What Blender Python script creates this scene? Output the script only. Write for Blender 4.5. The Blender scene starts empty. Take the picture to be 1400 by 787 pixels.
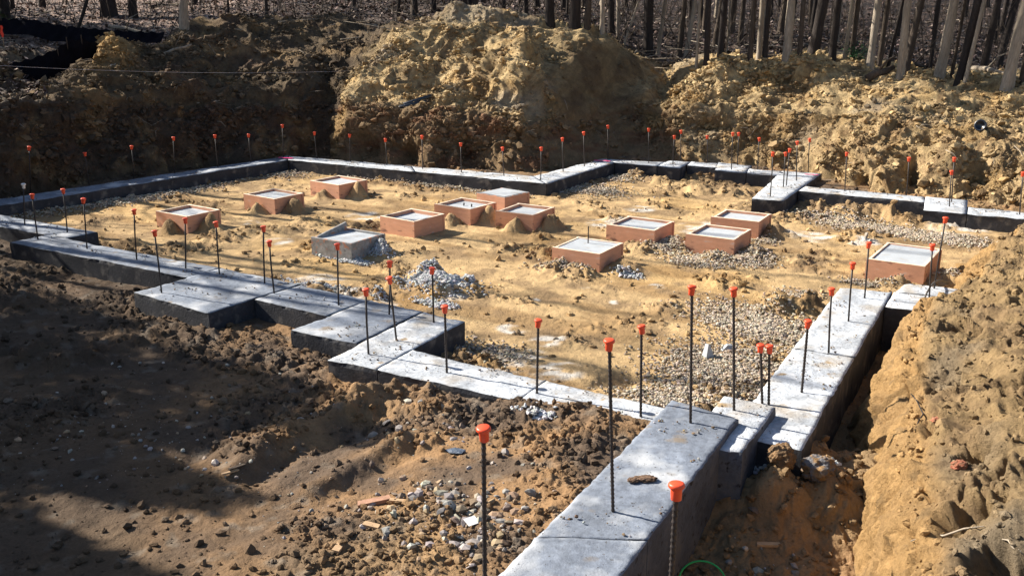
import bpy, math, random
import numpy as np
from mathutils import Vector, Matrix
from mathutils.bvhtree import BVHTree
rng = np.random.default_rng(7); random.seed(7)
S = bpy.context.scene; COL = S.collection
# ------------------------------------------------------------------ camera
F = 1325.0; H = 3.4; TH = math.atan(393.5 / F); CT, ST = math.cos(TH), math.sin(TH)
def ray(u, v):
    y = -(v - 393.5) / F
    return ((u - 700) / F, CT + y * ST, -ST + y * CT)
def P(u, v, z=0.0):
    r = ray(u, v); t = (z - H) / r[2]; return Vector((r[0] * t, r[1] * t, z))
def D(u, v, Y):
    r = ray(u, v); t = Y / r[1]; return Vector((r[0] * t, Y, H + r[2] * t))
cd = bpy.data.cameras.new('camera'); cam = bpy.data.objects.new('camera', cd); COL.objects.link(cam)
cam.location = (0, 0, H); cam.rotation_euler = (math.pi / 2 - TH, 0, 0)
cd.sensor_width = 36; cd.lens = 36 * F / 1400; cd.clip_start = .05; cd.clip_end = 2000
S.camera = cam
# ------------------------------------------------------------------ noise
def _h(ix, iy, iz, s):
    n = (ix * 374761393 + iy * 668265263 + iz * 2147483647 + s * 1274126177) & 0xffffffff
    n = ((n ^ (n >> 13)) * 1274126177) & 0xffffffff
    n = ((n ^ (n >> 16)) * 2246822519) & 0xffffffff
    return (n ^ (n >> 15)) & 0xffffffff
def vnoise(p, s=0):
    """gradient noise, p (...,3) -> about -1..1"""
    f = np.floor(p); i = f.astype(np.int64); w = p - f; q = w * w * w * (w * (w * 6 - 15) + 10)
    out = 0
    for dx in (0, 1):
        for dy in (0, 1):
            for dz in (0, 1):
                h = _h(i[..., 0] + dx, i[..., 1] + dy, i[..., 2] + dz, s)
                gx = (h & 1023) / 511.5 - 1; gy = ((h >> 10) & 1023) / 511.5 - 1; gz = ((h >> 20) & 1023) / 511.5 - 1
                d = gx * (w[..., 0] - dx) + gy * (w[..., 1] - dy) + gz * (w[..., 2] - dz)
                wt = (q[..., 0] if dx else 1 - q[..., 0]) * (q[..., 1] if dy else 1 - q[..., 1]) * (q[..., 2] if dz else 1 - q[..., 2])
                out = out + d * wt
    return out * 1.6
def fbm(p, sc, oct=4, s=0, g=.5, lac=2.03):
    a = 1; o = 0; t = 0
    for k in range(oct):
        o = o + a * vnoise(p * sc + 17.3 * k, s + k); t += a; a *= g; sc *= lac
    return o / t
def worley(p, sc, s=0, flat=True):
    """returns (F1, cell random) ; flat -> 2D cells"""
    q = p * sc; f = np.floor(q).astype(np.int64); best = np.full(q.shape[:-1], 9.0); cid = np.zeros(q.shape[:-1])
    zs = (0,) if flat else (-1, 0, 1)
    for dx in (-1, 0, 1):
        for dy in (-1, 0, 1):
            for dz in zs:
                cx, cy, cz = f[..., 0] + dx, f[..., 1] + dy, (f[..., 2] + dz if not flat else np.zeros_like(f[..., 0]))
                h = _h(cx, cy, cz, s); h2 = _h(cx, cy, cz, s + 91)
                px = cx + (h & 1023) / 1023; py = cy + ((h >> 10) & 1023) / 1023; pz = cz + ((h >> 20) & 1023) / 1023
                d = (q[..., 0] - px) ** 2 + (q[..., 1] - py) ** 2
                if not flat: d = d + (q[..., 2] - pz) ** 2
                m = d < best; best = np.where(m, d, best); cid = np.where(m, (h2 & 4095) / 4095, cid)
    return np.sqrt(best), cid
def sstep(a, b, x):
    t = np.clip((x - a) / (b - a), 0, 1); return t * t * (3 - 2 * t)
def clodfield(p, rough, s=0, flat=True, big=1.0):
    """lumpy broken soil, metres of relief for rough=1"""
    w = p + .06 * np.stack([vnoise(p * 6, s + 5), vnoise(p * 6, s + 6), vnoise(p * 6, s + 7)], -1)
    a, ra = worley(w, 3.2, s + 1, flat); b, rb = worley(w, 7.5, s + 2, flat); c, rc = worley(w, 17., s + 3, flat)
    la = np.clip(1 - (a / .62) ** 2, 0, 1) ** .7 * (ra > .62) * ra
    lb = np.clip(1 - (b / .6) ** 2, 0, 1) ** .7 * (rb > .45) * rb
    lc = np.clip(1 - (c / .6) ** 2, 0, 1) ** .7 * (rc > .4) * rc
    return rough * (.11 * la * big + .06 * lb + .028 * lc)
# ------------------------------------------------------------------ object helpers
def link(name, me, mat=None, parent=None):
    o = bpy.data.objects.new(name, me); COL.objects.link(o)
    if mat is not None:
        for m in (mat if isinstance(mat, (list, tuple)) else [mat]): me.materials.append(m)
    if parent: o.parent = parent
    return o
def tag(o, label=None, cat=None, group=None, kind=None):
    if label: o['label'] = label
    if cat: o['category'] = cat
    if group: o['group'] = group
    if kind: o['kind'] = kind
    return o
def empty(name, loc, rz=0):
    o = bpy.data.objects.new(name, None); COL.objects.link(o); o.location = loc; o.rotation_euler = (0, 0, rz)
    o.empty_display_size = .1; return o
def npmesh(name, V, Fa, col=None, smooth=True):
    me = bpy.data.meshes.new(name); V = np.asarray(V, np.float32); Fa = np.asarray(Fa, np.int32); k = Fa.shape[1]
    me.vertices.add(len(V)); me.vertices.foreach_set('co', V.ravel())
    me.loops.add(Fa.size); me.loops.foreach_set('vertex_index', Fa.ravel())
    me.polygons.add(len(Fa)); me.polygons.foreach_set('loop_start', np.arange(0, Fa.size, k, dtype=np.int32))
    me.polygons.foreach_set('loop_total', np.full(len(Fa), k, np.int32))
    me.polygons.foreach_set('use_smooth', np.full(len(Fa), smooth))
    me.update(calc_edges=True)
    if col is not None:
        a = me.color_attributes.new('Col', 'FLOAT_COLOR', 'POINT')
        c = np.ones((len(V), 4), np.float32); c[:, :3] = np.clip(col, .003, 1); a.data.foreach_set('color', c.ravel())
    me.validate(); return me
def gridfaces(n, m, off=0):
    i, j = np.meshgrid(np.arange(n - 1), np.arange(m - 1), indexing='ij'); a = (i * m + j).ravel() + off
    return np.stack([a, a + m, a + m + 1, a + 1], -1)
class MB:
    def __init__(s): s.V = []; s.F = []; s.n = 0
    def add(s, v, f):
        v = [tuple(q) for q in v]; s.V += v; s.F += [tuple(i + s.n for i in q) for q in f]; s.n += len(v)
    def box(s, c, sx, sy, sz, M=None):
        v = [Vector((x * sx / 2, y * sy / 2, z * sz / 2)) for x in (-1, 1) for y in (-1, 1) for z in (-1, 1)]
        if M is not None: v = [M @ q for q in v]
        s.add([q + Vector(c) for q in v], [(0, 1, 3, 2), (4, 6, 7, 5), (0, 4, 5, 1), (2, 3, 7, 6), (0, 2, 6, 4), (1, 5, 7, 3)])
    def tube(s, pts, rad, k=8, cap=True):
        pts = [Vector(p) for p in pts]; n = len(pts)
        if not hasattr(rad, '__len__'): rad = [rad] * n
        t = (pts[1] - pts[0]).normalized(); up = Vector((1, 0, 0)) if abs(t.z) > .7 else Vector((0, 0, 1))
        x = t.cross(up).normalized(); v = []
        for i in range(n):
            t = (pts[min(i + 1, n - 1)] - pts[max(i - 1, 0)]).normalized()
            x = (x - t * x.dot(t)).normalized(); y = t.cross(x)
            for j in range(k):
                a = 2 * math.pi * j / k; v.append(pts[i] + (x * math.cos(a) + y * math.sin(a)) * rad[i])
        f = [(i * k + j, i * k + (j + 1) % k, (i + 1) * k + (j + 1) % k, (i + 1) * k + j) for i in range(n - 1) for j in range(k)]
        if cap: f += [tuple(range(k))[::-1], tuple((n - 1) * k + j for j in range(k))]
        s.add(v, f)
    def lathe(s, prof, k=16, M=None):
        v = []
        for r, z in prof:
            for j in range(k):
                a = 2 * math.pi * j / k; q = Vector((r * math.cos(a), r * math.sin(a), z)); v.append(M @ q if M is not None else q)
        n = len(prof)
        f = [(i * k + j, i * k + (j + 1) % k, (i + 1) * k + (j + 1) % k, (i + 1) * k + j) for i in range(n - 1) for j in range(k)]
        f += [tuple(range(k))[::-1], tuple((n - 1) * k + j for j in range(k))]
        s.add(v, f)
    def mesh(s, name, smooth=False):
        me = bpy.data.meshes.new(name); me.from_pydata(s.V, [], s.F)
        me.polygons.foreach_set('use_smooth', [smooth] * len(me.polygons)); me.update(); return me
    def build(s, name, mat, parent=None, smooth=False): return link(name, s.mesh(name, smooth), mat, parent)
# ------------------------------------------------------------------ materials
def mat(name, base=(.5, .5, .5), rough=.8, vcol=False, var=.25, vs=8., bump=.3, bs=60., bdist=.01, spec=.3, speck=None, obj=True, grain=None, bump2=None, brg=.65):
    m = bpy.data.materials.new(name); m.use_nodes = True; nt = m.node_tree; N = nt.nodes; L = nt.links
    b = N['Principled BSDF']; b.inputs['Roughness'].default_value = rough; b.inputs['Specular IOR Level'].default_value = spec
    geo = N.new('ShaderNodeTexCoord') if obj else N.new('ShaderNodeNewGeometry'); co = geo.outputs['Object'] if obj else geo.outputs['Position']
    if grain:
        mp = N.new('ShaderNodeMapping'); mp.inputs['Scale'].default_value = grain; L.new(co, mp.inputs[0]); co = mp.outputs[0]
    def noise(sc, det=4, r=.6):
        n = N.new('ShaderNodeTexNoise'); n.inputs['Scale'].default_value = sc; n.inputs['Detail'].default_value = det
        n.inputs['Roughness'].default_value = r; L.new(co, n.inputs['Vector']); return n.outputs['Fac']
    if vcol:
        a = N.new('ShaderNodeAttribute'); a.attribute_name = 'Col'; c = a.outputs['Color']
    else:
        r_ = N.new('ShaderNodeRGB'); r_.outputs[0].default_value = (*base, 1); c = r_.outputs[0]
    for sc, amt in ((vs, var), (vs * 9, var * .8)):
        mr = N.new('ShaderNodeMapRange'); L.new(noise(sc), mr.inputs[0]); mr.inputs[1].default_value = .3; mr.inputs[2].default_value = .7
        mr.inputs[3].default_value = 1 - amt; mr.inputs[4].default_value = 1 + amt
        mu = N.new('ShaderNodeVectorMath'); mu.operation = 'SCALE'; L.new(c, mu.inputs[0]); L.new(mr.outputs[0], mu.inputs['Scale']); c = mu.outputs[0]
    if speck:
        for scol, ssc, lo, hi in speck:
            mr = N.new('ShaderNodeMapRange'); L.new(noise(ssc, 3, .5), mr.inputs[0]); mr.inputs[1].default_value = lo; mr.inputs[2].default_value = hi
            mx = N.new('ShaderNodeMix'); mx.data_type = 'RGBA'; L.new(mr.outputs[0], mx.inputs[0]); L.new(c, mx.inputs[6]); mx.inputs[7].default_value = (*scol, 1); c = mx.outputs[2]
    L.new(c, b.inputs['Base Color'])
    bp = N.new('ShaderNodeBump'); bp.inputs['Strength'].default_value = bump; bp.inputs['Distance'].default_value = bdist
    L.new(noise(bs, 8, brg), bp.inputs['Height'])
    if bump2:
        b2 = N.new('ShaderNodeBump'); b2.inputs['Strength'].default_value = bump2[1]; b2.inputs['Distance'].default_value = bump2[2]
        L.new(noise(bump2[0], 4, .6), b2.inputs['Height']); L.new(b2.outputs[0], bp.inputs['Normal'])
    L.new(bp.outputs[0], b.inputs['Normal']); return m
M_soil = mat('soil', vcol=True, rough=.95, var=.16, vs=5, bump=.9, bs=45, bdist=.02, spec=.12, obj=False, bump2=(14, .5, .03))
M_heap = mat('heap_soil', vcol=True, rough=.96, var=.2, vs=6, bump=1., bs=13, bdist=.10, spec=.1, obj=False, brg=.78, bump2=(5, .6, .12))
M_near = mat('bank_soil', vcol=True, rough=.96, var=.2, vs=5, bump=1., bs=24, bdist=.05, spec=.1, obj=False, brg=.76, bump2=(9, .5, .05))
M_stone = mat('stone', vcol=True, rough=.85, var=.15, vs=30, bump=.5, bs=120, bdist=.004, spec=.25, obj=False)
M_leaf = mat('leaf_litter', vcol=True, rough=.8, var=.3, vs=6, bump=1., bs=30, bdist=.05, spec=.2, obj=False)
M_conc = mat('concrete', (.41, .44, .48), .85, var=.30, vs=2.6, bump=.9, bs=70, bdist=.006, spec=.25, obj=False,
             speck=[((.36, .33, .29), 2.4, .52, .70), ((.66, .67, .69), 5.5, .55, .68), ((.30, .22, .13), 4.1, .64, .72), ((.12, .11, .10), 30, .64, .70)], bump2=(11, .7, .02))
M_concd = mat('damp_shade_top_concrete', (.165, .19, .235), .8, var=.30, vs=2.2, bump=.7, bs=70, bdist=.006, spec=.3, obj=False,
             speck=[((.42, .44, .47), 2.3, .52, .68), ((.20, .17, .14), 4.2, .62, .74), ((.07, .07, .07), 38, .66, .72)], bump2=(9, .5, .014))  # damp tone that also carries painted shade for the left runs
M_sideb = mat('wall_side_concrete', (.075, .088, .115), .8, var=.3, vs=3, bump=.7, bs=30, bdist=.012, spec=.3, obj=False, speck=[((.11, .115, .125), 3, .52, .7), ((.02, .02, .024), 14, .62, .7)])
M_side = mat('side_concrete', (.038, .040, .048), .8, var=.25, vs=4, bump=.6, bs=40, bdist=.01, spec=.3, obj=False, speck=[((.16, .15, .14), 6, .55, .75)])  # footing sides, much darker than the tops
M_fill = mat('pad_concrete', (.40, .43, .46), .7, var=.08, vs=5, bump=.4, bs=60, bdist=.004, spec=.3, obj=False, speck=[((.36, .35, .33), 7, .58, .72)])
M_board = mat('form_board', (.60, .315, .20), .75, var=.1, vs=3, bump=.25, bs=22, bdist=.003, grain=(2, 2, 6), speck=[((.22, .11, .08), 2.2, .62, .72), ((.55, .42, .36), 3, .63, .75)])
M_rim = mat('board_edge', (.74, .60, .46), .75, var=.2, vs=9, bump=.3, bs=40, bdist=.003)
M_gboard = mat('grey_board', (.26, .26, .26), .8, var=.3, vs=5, bump=.5, bs=22, bdist=.004, grain=(3, 3, 3), speck=[((.45, .21, .13), 3.5, .56, .66), ((.1, .1, .11), 4, .6, .75)])
M_scrap = mat('scrap_wood', (.46, .31, .18), .75, var=.25, vs=14, bump=.4, bs=40, bdist=.003, grain=(1, 6, 6))
M_steel = mat('rebar_steel', (.035, .028, .026), .55, var=.4, vs=30, bump=.3, bs=200, bdist=.001, spec=.4)
M_cap = mat('cap_plastic', (.78, .085, .03), .42, var=.08, vs=12, bump=.1, bs=60, bdist=.001, spec=.45)
M_capw = mat('pale_cap', (.75, .70, .66), .5, var=.08, vs=12, bump=.1, bs=60, bdist=.001)
M_pink = mat('pink_paint', (.75, .05, .22), .6, var=.2, vs=30)
M_bark = [mat('bark_a', (.085, .068, .055), .95, var=.35, vs=3, bump=1., bs=14, bdist=.03, grain=(1, 1, .22), spec=.1),
          mat('bark_b', (.33, .28, .22), .95, var=.3, vs=3, bump=1., bs=16, bdist=.02, grain=(1, 1, .22), spec=.1),
          mat('bark_c', (.045, .038, .035), .95, var=.3, vs=4, bump=1., bs=14, bdist=.03, grain=(1, 1, .22), spec=.1)]
M_fol = mat('foliage', (.04, .06, .025), .6, var=.4, vs=3)
M_cloth = mat('black_fabric', (.006, .006, .009), .95, var=.3, vs=5, bump=.6, bs=9, bdist=.03, spec=.03)
M_pipe = mat('black_pipe', (.012, .018, .03), .3, var=.2, vs=9, spec=.6)
M_white = mat('white_card', (.8, .8, .78), .6, var=.06)
M_green = mat('green_hose', (.02, .42, .10), .35, var=.1, spec=.5)
M_cable = mat('grey_cable', (.10, .09, .08), .6, var=.2)
M_string = mat('string', (.55, .5, .5), .8, var=.1)
M_flag = mat('orange_ribbon', (.8, .06, .03), .6, var=.1)
M_metal = mat('bright_tube', (.6, .68, .75), .25, var=.1, spec=.8)
M_blue = mat('blue_scrap', (.10, .13, .18), .4, var=.3, vs=20, bump=.8, bs=30, bdist=.02)
# ------------------------------------------------------------------ footing outlines (world metres)
RUNS = [ # name, quad, ztop, zbottom
 ('strip', [(-10.2, 16.1), (-6.63, 14.04), (-6.34, 14.46), (-10.0, 16.63)], 0, -.6),
 ('strip', [(-7.36, 13.8), (-4.15, 11.93), (-3.85, 12.38), (-7.08, 14.3)], 0, -.6),
 ('pad', [(-4.59, 11.25), (-3.44, 10.44), (-2.64, 11.62), (-3.83, 12.36)], 0.006, -.6),
 ('strip', [(-3.05, 10.98), (-2.08, 10.38), (-1.67, 10.95), (-2.63, 11.6)], 0, -.6),
 ('pad', [(-2.38, 9.87), (-1.60, 9.42), (-1.01, 10.5), (-1.66, 10.94)], .004, -.6),
 ('pad', [(-1.82, 8.97), (-1.3, 8.7), (-.52, 10.18), (-1.0, 10.49)], .0, -.6),
 ('strip', [(-1.29, 8.69), (.06, 7.95), (.32, 8.42), (-1.01, 9.25)], .002, -.6),
 ('strip', [(.065, 7.945), (1.2, 7.33), (1.40, 7.76), (.325, 8.415)], 0, -.6),
 ('strip', [(-9.06, 16.15), (-4.98, 21.42), (-5.1, 22.02), (-9.62, 16.47)], 0, -.6),
 ('strip', [(-4.97, 21.43), (-2.0, 19.90), (-2.15, 20.60), (-5.08, 22.02)], 0, -.6),
 ('strip', [(-1.99, 19.895), (.66, 18.52), (.42, 19.38), (-2.14, 20.595)], 0.003, -.6),
 ('strip', [(.67, 18.52), (2.24, 21.05), (2.02, 21.6), (.43, 19.38)], 0, -.6),
 ('strip', [(2.25, 21.04), (3.1, 20.58), (3.4, 21.1), (2.03, 21.6)], 0, -.6),
 ('pad', [(3.11, 20.57), (3.55, 20.34), (3.95, 21.15), (3.5, 21.42)], .003, -.6),
 ('strip', [(3.76, 20.7), (4.40, 20.36), (4.5, 20.95), (3.96, 21.2)], 0, -.6),
 ('pad', [(4.22, 20.03), (4.8, 19.72), (5.15, 20.65), (4.52, 21.1)], .003, -.6),
 ('strip', [(4.81, 19.71), (5.50, 19.36), (5.6, 19.98), (5.0, 20.27)], 0, -.6),
 ('strip', [(4.28, 17.05), (4.80, 16.86), (6.35, 19.68), (5.62, 20.0)], .004, -.6),
 ('strip', [(5.33, 17.78), (7.28, 16.74), (7.45, 17.25), (5.61, 18.27)], 0, -.6),
 ('pad', [(6.95, 16.07), (7.55, 15.78), (8.1, 16.95), (7.48, 17.27)], .004, -.6),
 ('strip', [(7.56, 15.77), (10.6, 14.2), (10.85, 14.75), (7.82, 16.31)], 0, -.6),
 ('raised', [(-1.19, 2.99), (-.42, 2.99), (.85, 5.385), (.14, 5.41)], .15, -.7),
 ('raised', [(.145, 5.42), (.855, 5.395), (1.85, 7.26), (1.36, 7.63)], .147, -.7),
 ('raised', [(.63, 3.25), (1.0, 3.25), (1.15, 3.9), (.70, 4.0)], .1, -.7),
 ('low', [(1.30, 6.85), (1.76, 6.73), (2.24, 7.61), (1.86, 7.86)], .09, -.7),
 ('strip', [(1.75, 7.25), (2.28, 6.95), (3.40, 9.02), (2.86, 9.29)], 0, -.7),
 ('strip', [(2.865, 9.30), (3.405, 9.03), (4.62, 11.27), (4.07, 11.5)], .002, -.7),
 ('strip', [(4.32, 10.69), (5.7, 10.05), (5.9, 10.8), (4.64, 11.27)], 0, -.7),
 ('strip', [(4.66, 11.275), (5.3, 11.04), (5.5, 11.42), (4.93, 11.66)], .004, -.6),
]
INNER = np.array([(-9.6, 16.2), (-6.9, 14.2), (-4.1, 12.3), (-2.4, 11.2), (-1.2, 10.2), (-1.1, 9.1), (0, 8.3), (1.3, 7.5), (1.9, 7.4), (2.2, 7.6), (4.3, 11.2), (5.2, 11.2),
                  (7, 9.5), (11, 9.5), (11, 14.4), (8, 16.2), (7.3, 16.9), (5.4, 18.0), (4.6, 17.1), (5.6, 19.7), (4.8, 20.0), (3.6, 20.8), (2.2, 21.3), (.5, 19.), (-2, 20.3), (-4.9, 21.7), (-9.3, 16.4)])
def seg_dist(x, y, a, b):
    ax, ay = a; bx, by = b; dx, dy = bx - ax, by - ay
    t = np.clip(((x - ax) * dx + (y - ay) * dy) / (dx * dx + dy * dy + 1e-9), 0, 1)
    return np.hypot(x - ax - t * dx, y - ay - t * dy), t
def poly_sd(x, y, P_):
    d = np.full(x.shape, 1e9); ins = np.zeros(x.shape, bool); n = len(P_)
    for i in range(n):
        a, b = P_[i], P_[(i + 1) % n]
        d = np.minimum(d, seg_dist(x, y, a, b)[0])
        c = ((a[1] > y) != (b[1] > y)) & (x < (b[0] - a[0]) * (y - a[1]) / (b[1] - a[1] + 1e-12) + a[0]); ins ^= c
    return np.where(ins, d, -d)
def line_dist(x, y, pts):
    d = np.full(x.shape, 1e9)
    for a, b in zip(pts[:-1], pts[1:]): d = np.minimum(d, seg_dist(x, y, a, b)[0])
    return d
# ------------------------------------------------------------------ forms: 13 boxes, top outline left / front / right corner pixels
BOX = [((429, 246), (463, 253), (498, 245)), ((335, 265), (375, 272), (413, 264)), ((211, 289), (255, 296), (300, 287)), ((428, 324), (480, 333), (525, 319)),
       ((521, 295), (566, 303), (607, 292)), ((599, 278), (643, 286), (674, 276)), ((651, 264), (690, 270), (725, 263)), ((680, 288), (729, 294), (757, 283)),
       ((756, 338), (820, 347), (853, 332)), ((834, 306), (895, 315), (917, 302)), ((940, 319), (1004, 327.5), (1025, 313)), ((975, 296), (1038, 303), (1052, 293)),
       ((1187, 353), (1265, 364), (1288, 336))]
BW = []
for l, f, r in BOX:
    l, f, r = P(*l, .02), P(*f, .02), P(*r, .02); w = (f - l).length; d = (r - f).length
    ax = math.atan2(f.y - l.y, f.x - l.x); ay = math.atan2(r.y - f.y, r.x - f.x) - math.pi / 2; a = (ax + ay) / 2 if abs(ax - ay) < .5 else ax
    X = Vector((math.cos(a), math.sin(a), 0)); Yv = Vector((-math.sin(a), math.cos(a), 0))
    if d > 1: d = 1.12
    BW.append((f, a, max(.66, min(.85, w)), max(.68, d), X, Yv))
# mounds (x, y, radius, height)
MO = []
for i, (f, a, w, d, X, Yv) in enumerate(BW):
    if i in (0, 1, 2, 5, 7):
        q = f - X * w * .42 - Yv * .10; MO.append((q.x, q.y, .16, .17 if i != 7 else .22))
        q = f + Yv * d * .52 + X * .12; MO.append((q.x, q.y, .18, .24))
    if i == 3: q = f + Yv * d * .75 + X * .1; MO.append((q.x, q.y, .15, .18))
    if i == 8:
        q = f - X * w * .8 - Yv * .16; MO.append((q.x, q.y, .22, .10)); q = f - X * w * .3 - Yv * .25; MO.append((q.x, q.y, .3, .10)); q = f + Yv * d * .4 + X * .2; MO.append((q.x, q.y, .25, .12))
    if i in (9, 10): q = f + Yv * d * .3 + X * .28; MO.append((q.x, q.y, .28, .13)); q = f - X * w * .2 - Yv * .2; MO.append((q.x, q.y, .3, .08))
    if i == 11: q = f + Yv * d * .5 + X * .2; MO.append((q.x, q.y, .22, .2))
    if i == 12: q = f - X * w * .4 - Yv * .2; MO.append((q.x, q.y, .22, .12)); q = f + Yv * d * .4 + X * .25; MO.append((q.x, q.y, .25, .14))
def px(u, v, r, h, z=-.2): q = P(u, v, z); MO.append((q.x, q.y, r, h))
px(600, 392, .38, .20); px(585, 376, .26, .15); px(640, 385, .12, .08); px(540, 385, .12, .1); px(520, 400, .1, .1)
px(1105, 640, .16, .14, -.4); px(1062, 632, .14, .14, -.4); MO.append((2.05, 6.74, .24, .30)); MO.append((2.5, 6.86, .22, .22)); px(1092, 632, .2, .10, -.3); px(1052, 622, .16, .12, -.3)
px(1085, 420, .25, .14); px(1060, 418, .2, .14); px(1110, 412, .15, .16); px(870, 240, .3, .12); px(905, 246, .25, .12); px(960, 258, .3, .14); px(1000, 262, .25, .12)
px(1110, 275, .3, .12); px(1160, 290, .35, .18); px(1200, 292, .3, .2); px(1240, 300, .3, .14); px(1350, 300, .4, .12); px(1290, 305, .3, .06)
px(430, 392, .2, .1); px(560, 430, .25, .06); px(1040, 530, .25, .08); px(1010, 520, .2, .06)
px(650, 470, .25, -.08); px(845, 510, .22, -.16); px(690, 300, .1, .05); px(700, 336, .25, .05); px(740, 320, .2, .06); px(1015, 300, .3, .0)
px(430, 300, .4, .04); px(300, 320, .4, .05); px(240, 335, .3, .07); px(180, 330, .2, .07)
# front ground
def pf(u, v, r, h): px(u, v, r, h, -.1)
pf(520, 545, .35, .07); pf(560, 555, .3, .08); pf(620, 560, .35, .09); pf(440, 500, .3, .05); pf(390, 475, .35, .05); pf(370, 450, .2, .06)
pf(30, 400, .5, .12); pf(200, 440, .5, .10); pf(60, 470, .4, .15); pf(100, 480, .3, .15); pf(480, 550, .35, .12); pf(350, 600, .4, .08)
pf(720, 578, .3, .05); pf(800, 592, .3, .05); pf(730, 600, .12, .05); pf(20, 560, .5, .06); pf(560, 600, .3, .06)
CP = np.array([(-7.5, 13.2, -.24), (-9, 12, -.2), (-5, 10.8, -.22), (-3.2, 10.2, -.2), (-2.6, 9.2, -.22), (-2, 8.6, -.2), (-.6, 8.05, -.14), (0.2, 7.6, -.03), (.9, 7.2, .0),
               (.4, 6.3, .03), (-.5, 4.6, .09), (-3, 6, -.12), (-3.9, 10.3, -.27), (-4.8, 10.9, -.28), (-2.8, 10.2, -.28), (-2.5, 9.5, -.28), (-1.95, 8.75, -.26), (-6, 12.6, -.28), (-6, 9, -.2), (-2, 4, .0), (-6, 5, -.05), (-1.3, 6.6, -.1), (-1, 5.3, 0)])
def line_px(pts, z=-.12): return [tuple(P(u, v, z)[:2]) for u, v in pts]
RUT = [(line_px([(350, 655), (395, 622), (470, 598), (548, 556)]), .14, -.065), (line_px([(330, 640), (380, 600), (460, 570), (535, 540)]), .13, .07),
       (line_px([(440, 690), (500, 655), (560, 628)]), .10, -.03), (line_px([(430, 672), (490, 640), (545, 612)]), .10, .06),
       (line_px([(0, 470), (60, 460), (110, 470)]), .18, -.2), (line_px([(230, 640), (330, 575), (370, 555)]), .14, -.06)]
def ground_h(x, y):
    p = np.stack([x, y, np.zeros_like(x)], -1)
    sd = poly_sd(x, y, INNER); win = sstep(-.06, .06, sd)
    num = 0; den = 0
    for cx, cy, cz in CP:
        w = 1 / ((x - cx) ** 2 + (y - cy) ** 2 + .15) ** 1.5; num = num + w * cz; den = den + w
    hf = num / den
    # side of the line through the raised wall / right strip: positive = right of it
    sr = (x - .64) * .88 - (y - 4.99) * .47
    hr = -.56 + .28 * sstep(6.2, 7.2, y) * sstep(8.2, 7.3, y) + .06 * vnoise(p * 1.3, 4) + .05 * sstep(7.4, 5.5, y)
    wr = sstep(-.35, -.3, sr) * (1 - win)
    wb = sstep(0, .4, y - (13.9 - .62 * (x + 6))) * (x > -20)     # behind the far footings
    wb = np.where((y > 15.2 - .0 * x) & (sd < 0) & (x > -11), 1.0, 0.0) * (y > 16.4 + np.maximum(0, -x - 9) * 0)
    wb = wb * (1 - win)
    out = hf * (1 - wr) + hr * wr
    out = out * (1 - wb) + (-.14) * wb
    hi = -.262 + .03 * fbm(p, .6, 3, 3)
    h = out * (1 - win) + hi * win
    h = h + .035 * fbm(p, .9, 3, 11) + .018 * fbm(p, 4, 3, 12)
    wq = 1 + 1.1 * fbm(p, 4.5, 3, 14)
    for mx, my, r, hh in MO:
        d2 = (x - mx) ** 2 + (y - my) ** 2; m = d2 < (r * 3) ** 2
        if m.any(): h[m] += hh * np.exp(-d2[m] * wq[m] / (2 * (r * .62) ** 2))
    for pts, w, hh in RUT:
        d = line_dist(x, y, pts); h += hh * np.exp(-(d / w) ** 2)
    mm = np.zeros_like(x)
    for mx, my, r, hh in MO: mm = np.maximum(mm, (hh > .03) * np.exp(-((x - mx) ** 2 + (y - my) ** 2) / (r * r)))
    rough = np.maximum(ground_rough(x, y, sd, win, sr, p), .75 * sstep(.15, .6, mm))
    h = h + clodfield(p, rough, 20, big=.45) + .025 * rough * fbm(p, 9, 4, 31) + .008 * fbm(p, 14, 4, 33)
    return h, rough, win, sd, sr, wr
LN_F = [(-9, 14.6), (-7.4, 13.5), (-4.7, 11.2), (-3.4, 10.2), (-2.4, 9.6), (-1.8, 8.8), (-.6, 8.0), (.6, 7.3)]
def ground_rough(x, y, sd, win, sr, p):
    n = .5 + .5 * fbm(p, .8, 3, 40)
    inner = .02 + .9 * sstep(1.1, .35, sd) * sstep(.3, .6, n) + .85 * sstep(.54, .66, n)
    dF = line_dist(x, y, LN_F)
    outer = .16 + .75 * sstep(.9, .15, dF) * sstep(.3, .6, n) + .65 * sstep(.50, .64, n)
    outer = np.where(sr > -.3, .35 + .5 * n, outer)
    r = inner * win + outer * (1 - win)
    return np.clip(r, 0, 1.1)
def lerp(a, b, t): return a + (b - a) * t[..., None]
SAND = np.array((.46, .32, .165)); SANDD = np.array((.27, .185, .10)); CLOD = np.array((.20, .135, .08)); DARK = np.array((.115, .082, .058)); BRN = np.array((.27, .165, .085))
GREY = np.array((.30, .27, .225)); CEM = np.array((.58, .56, .52)); GRV = np.array((.30, .27, .235)); OCH = np.array((.45, .29, .12)); RED = np.array((.24, .12, .07))
CEMB = [(430, 380, .35), (520, 412, .2), (470, 398, .3), (750, 458, .18), (700, 440, .16), (875, 282, .25), (870, 294, .2), (960, 308, .4), (720, 478, .2), (760, 500, .25), (690, 495, .2),
        (1110, 318, .35), (1310, 310, .4), (1180, 325, .25), (565, 374, .2), (898, 385, .1), (620, 400, .2), (380, 325, .2), (500, 290, .3), (830, 300, .3), (340, 300, .15), (800, 388, .06), (730, 404, .07), (840, 406, .06)]
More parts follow.
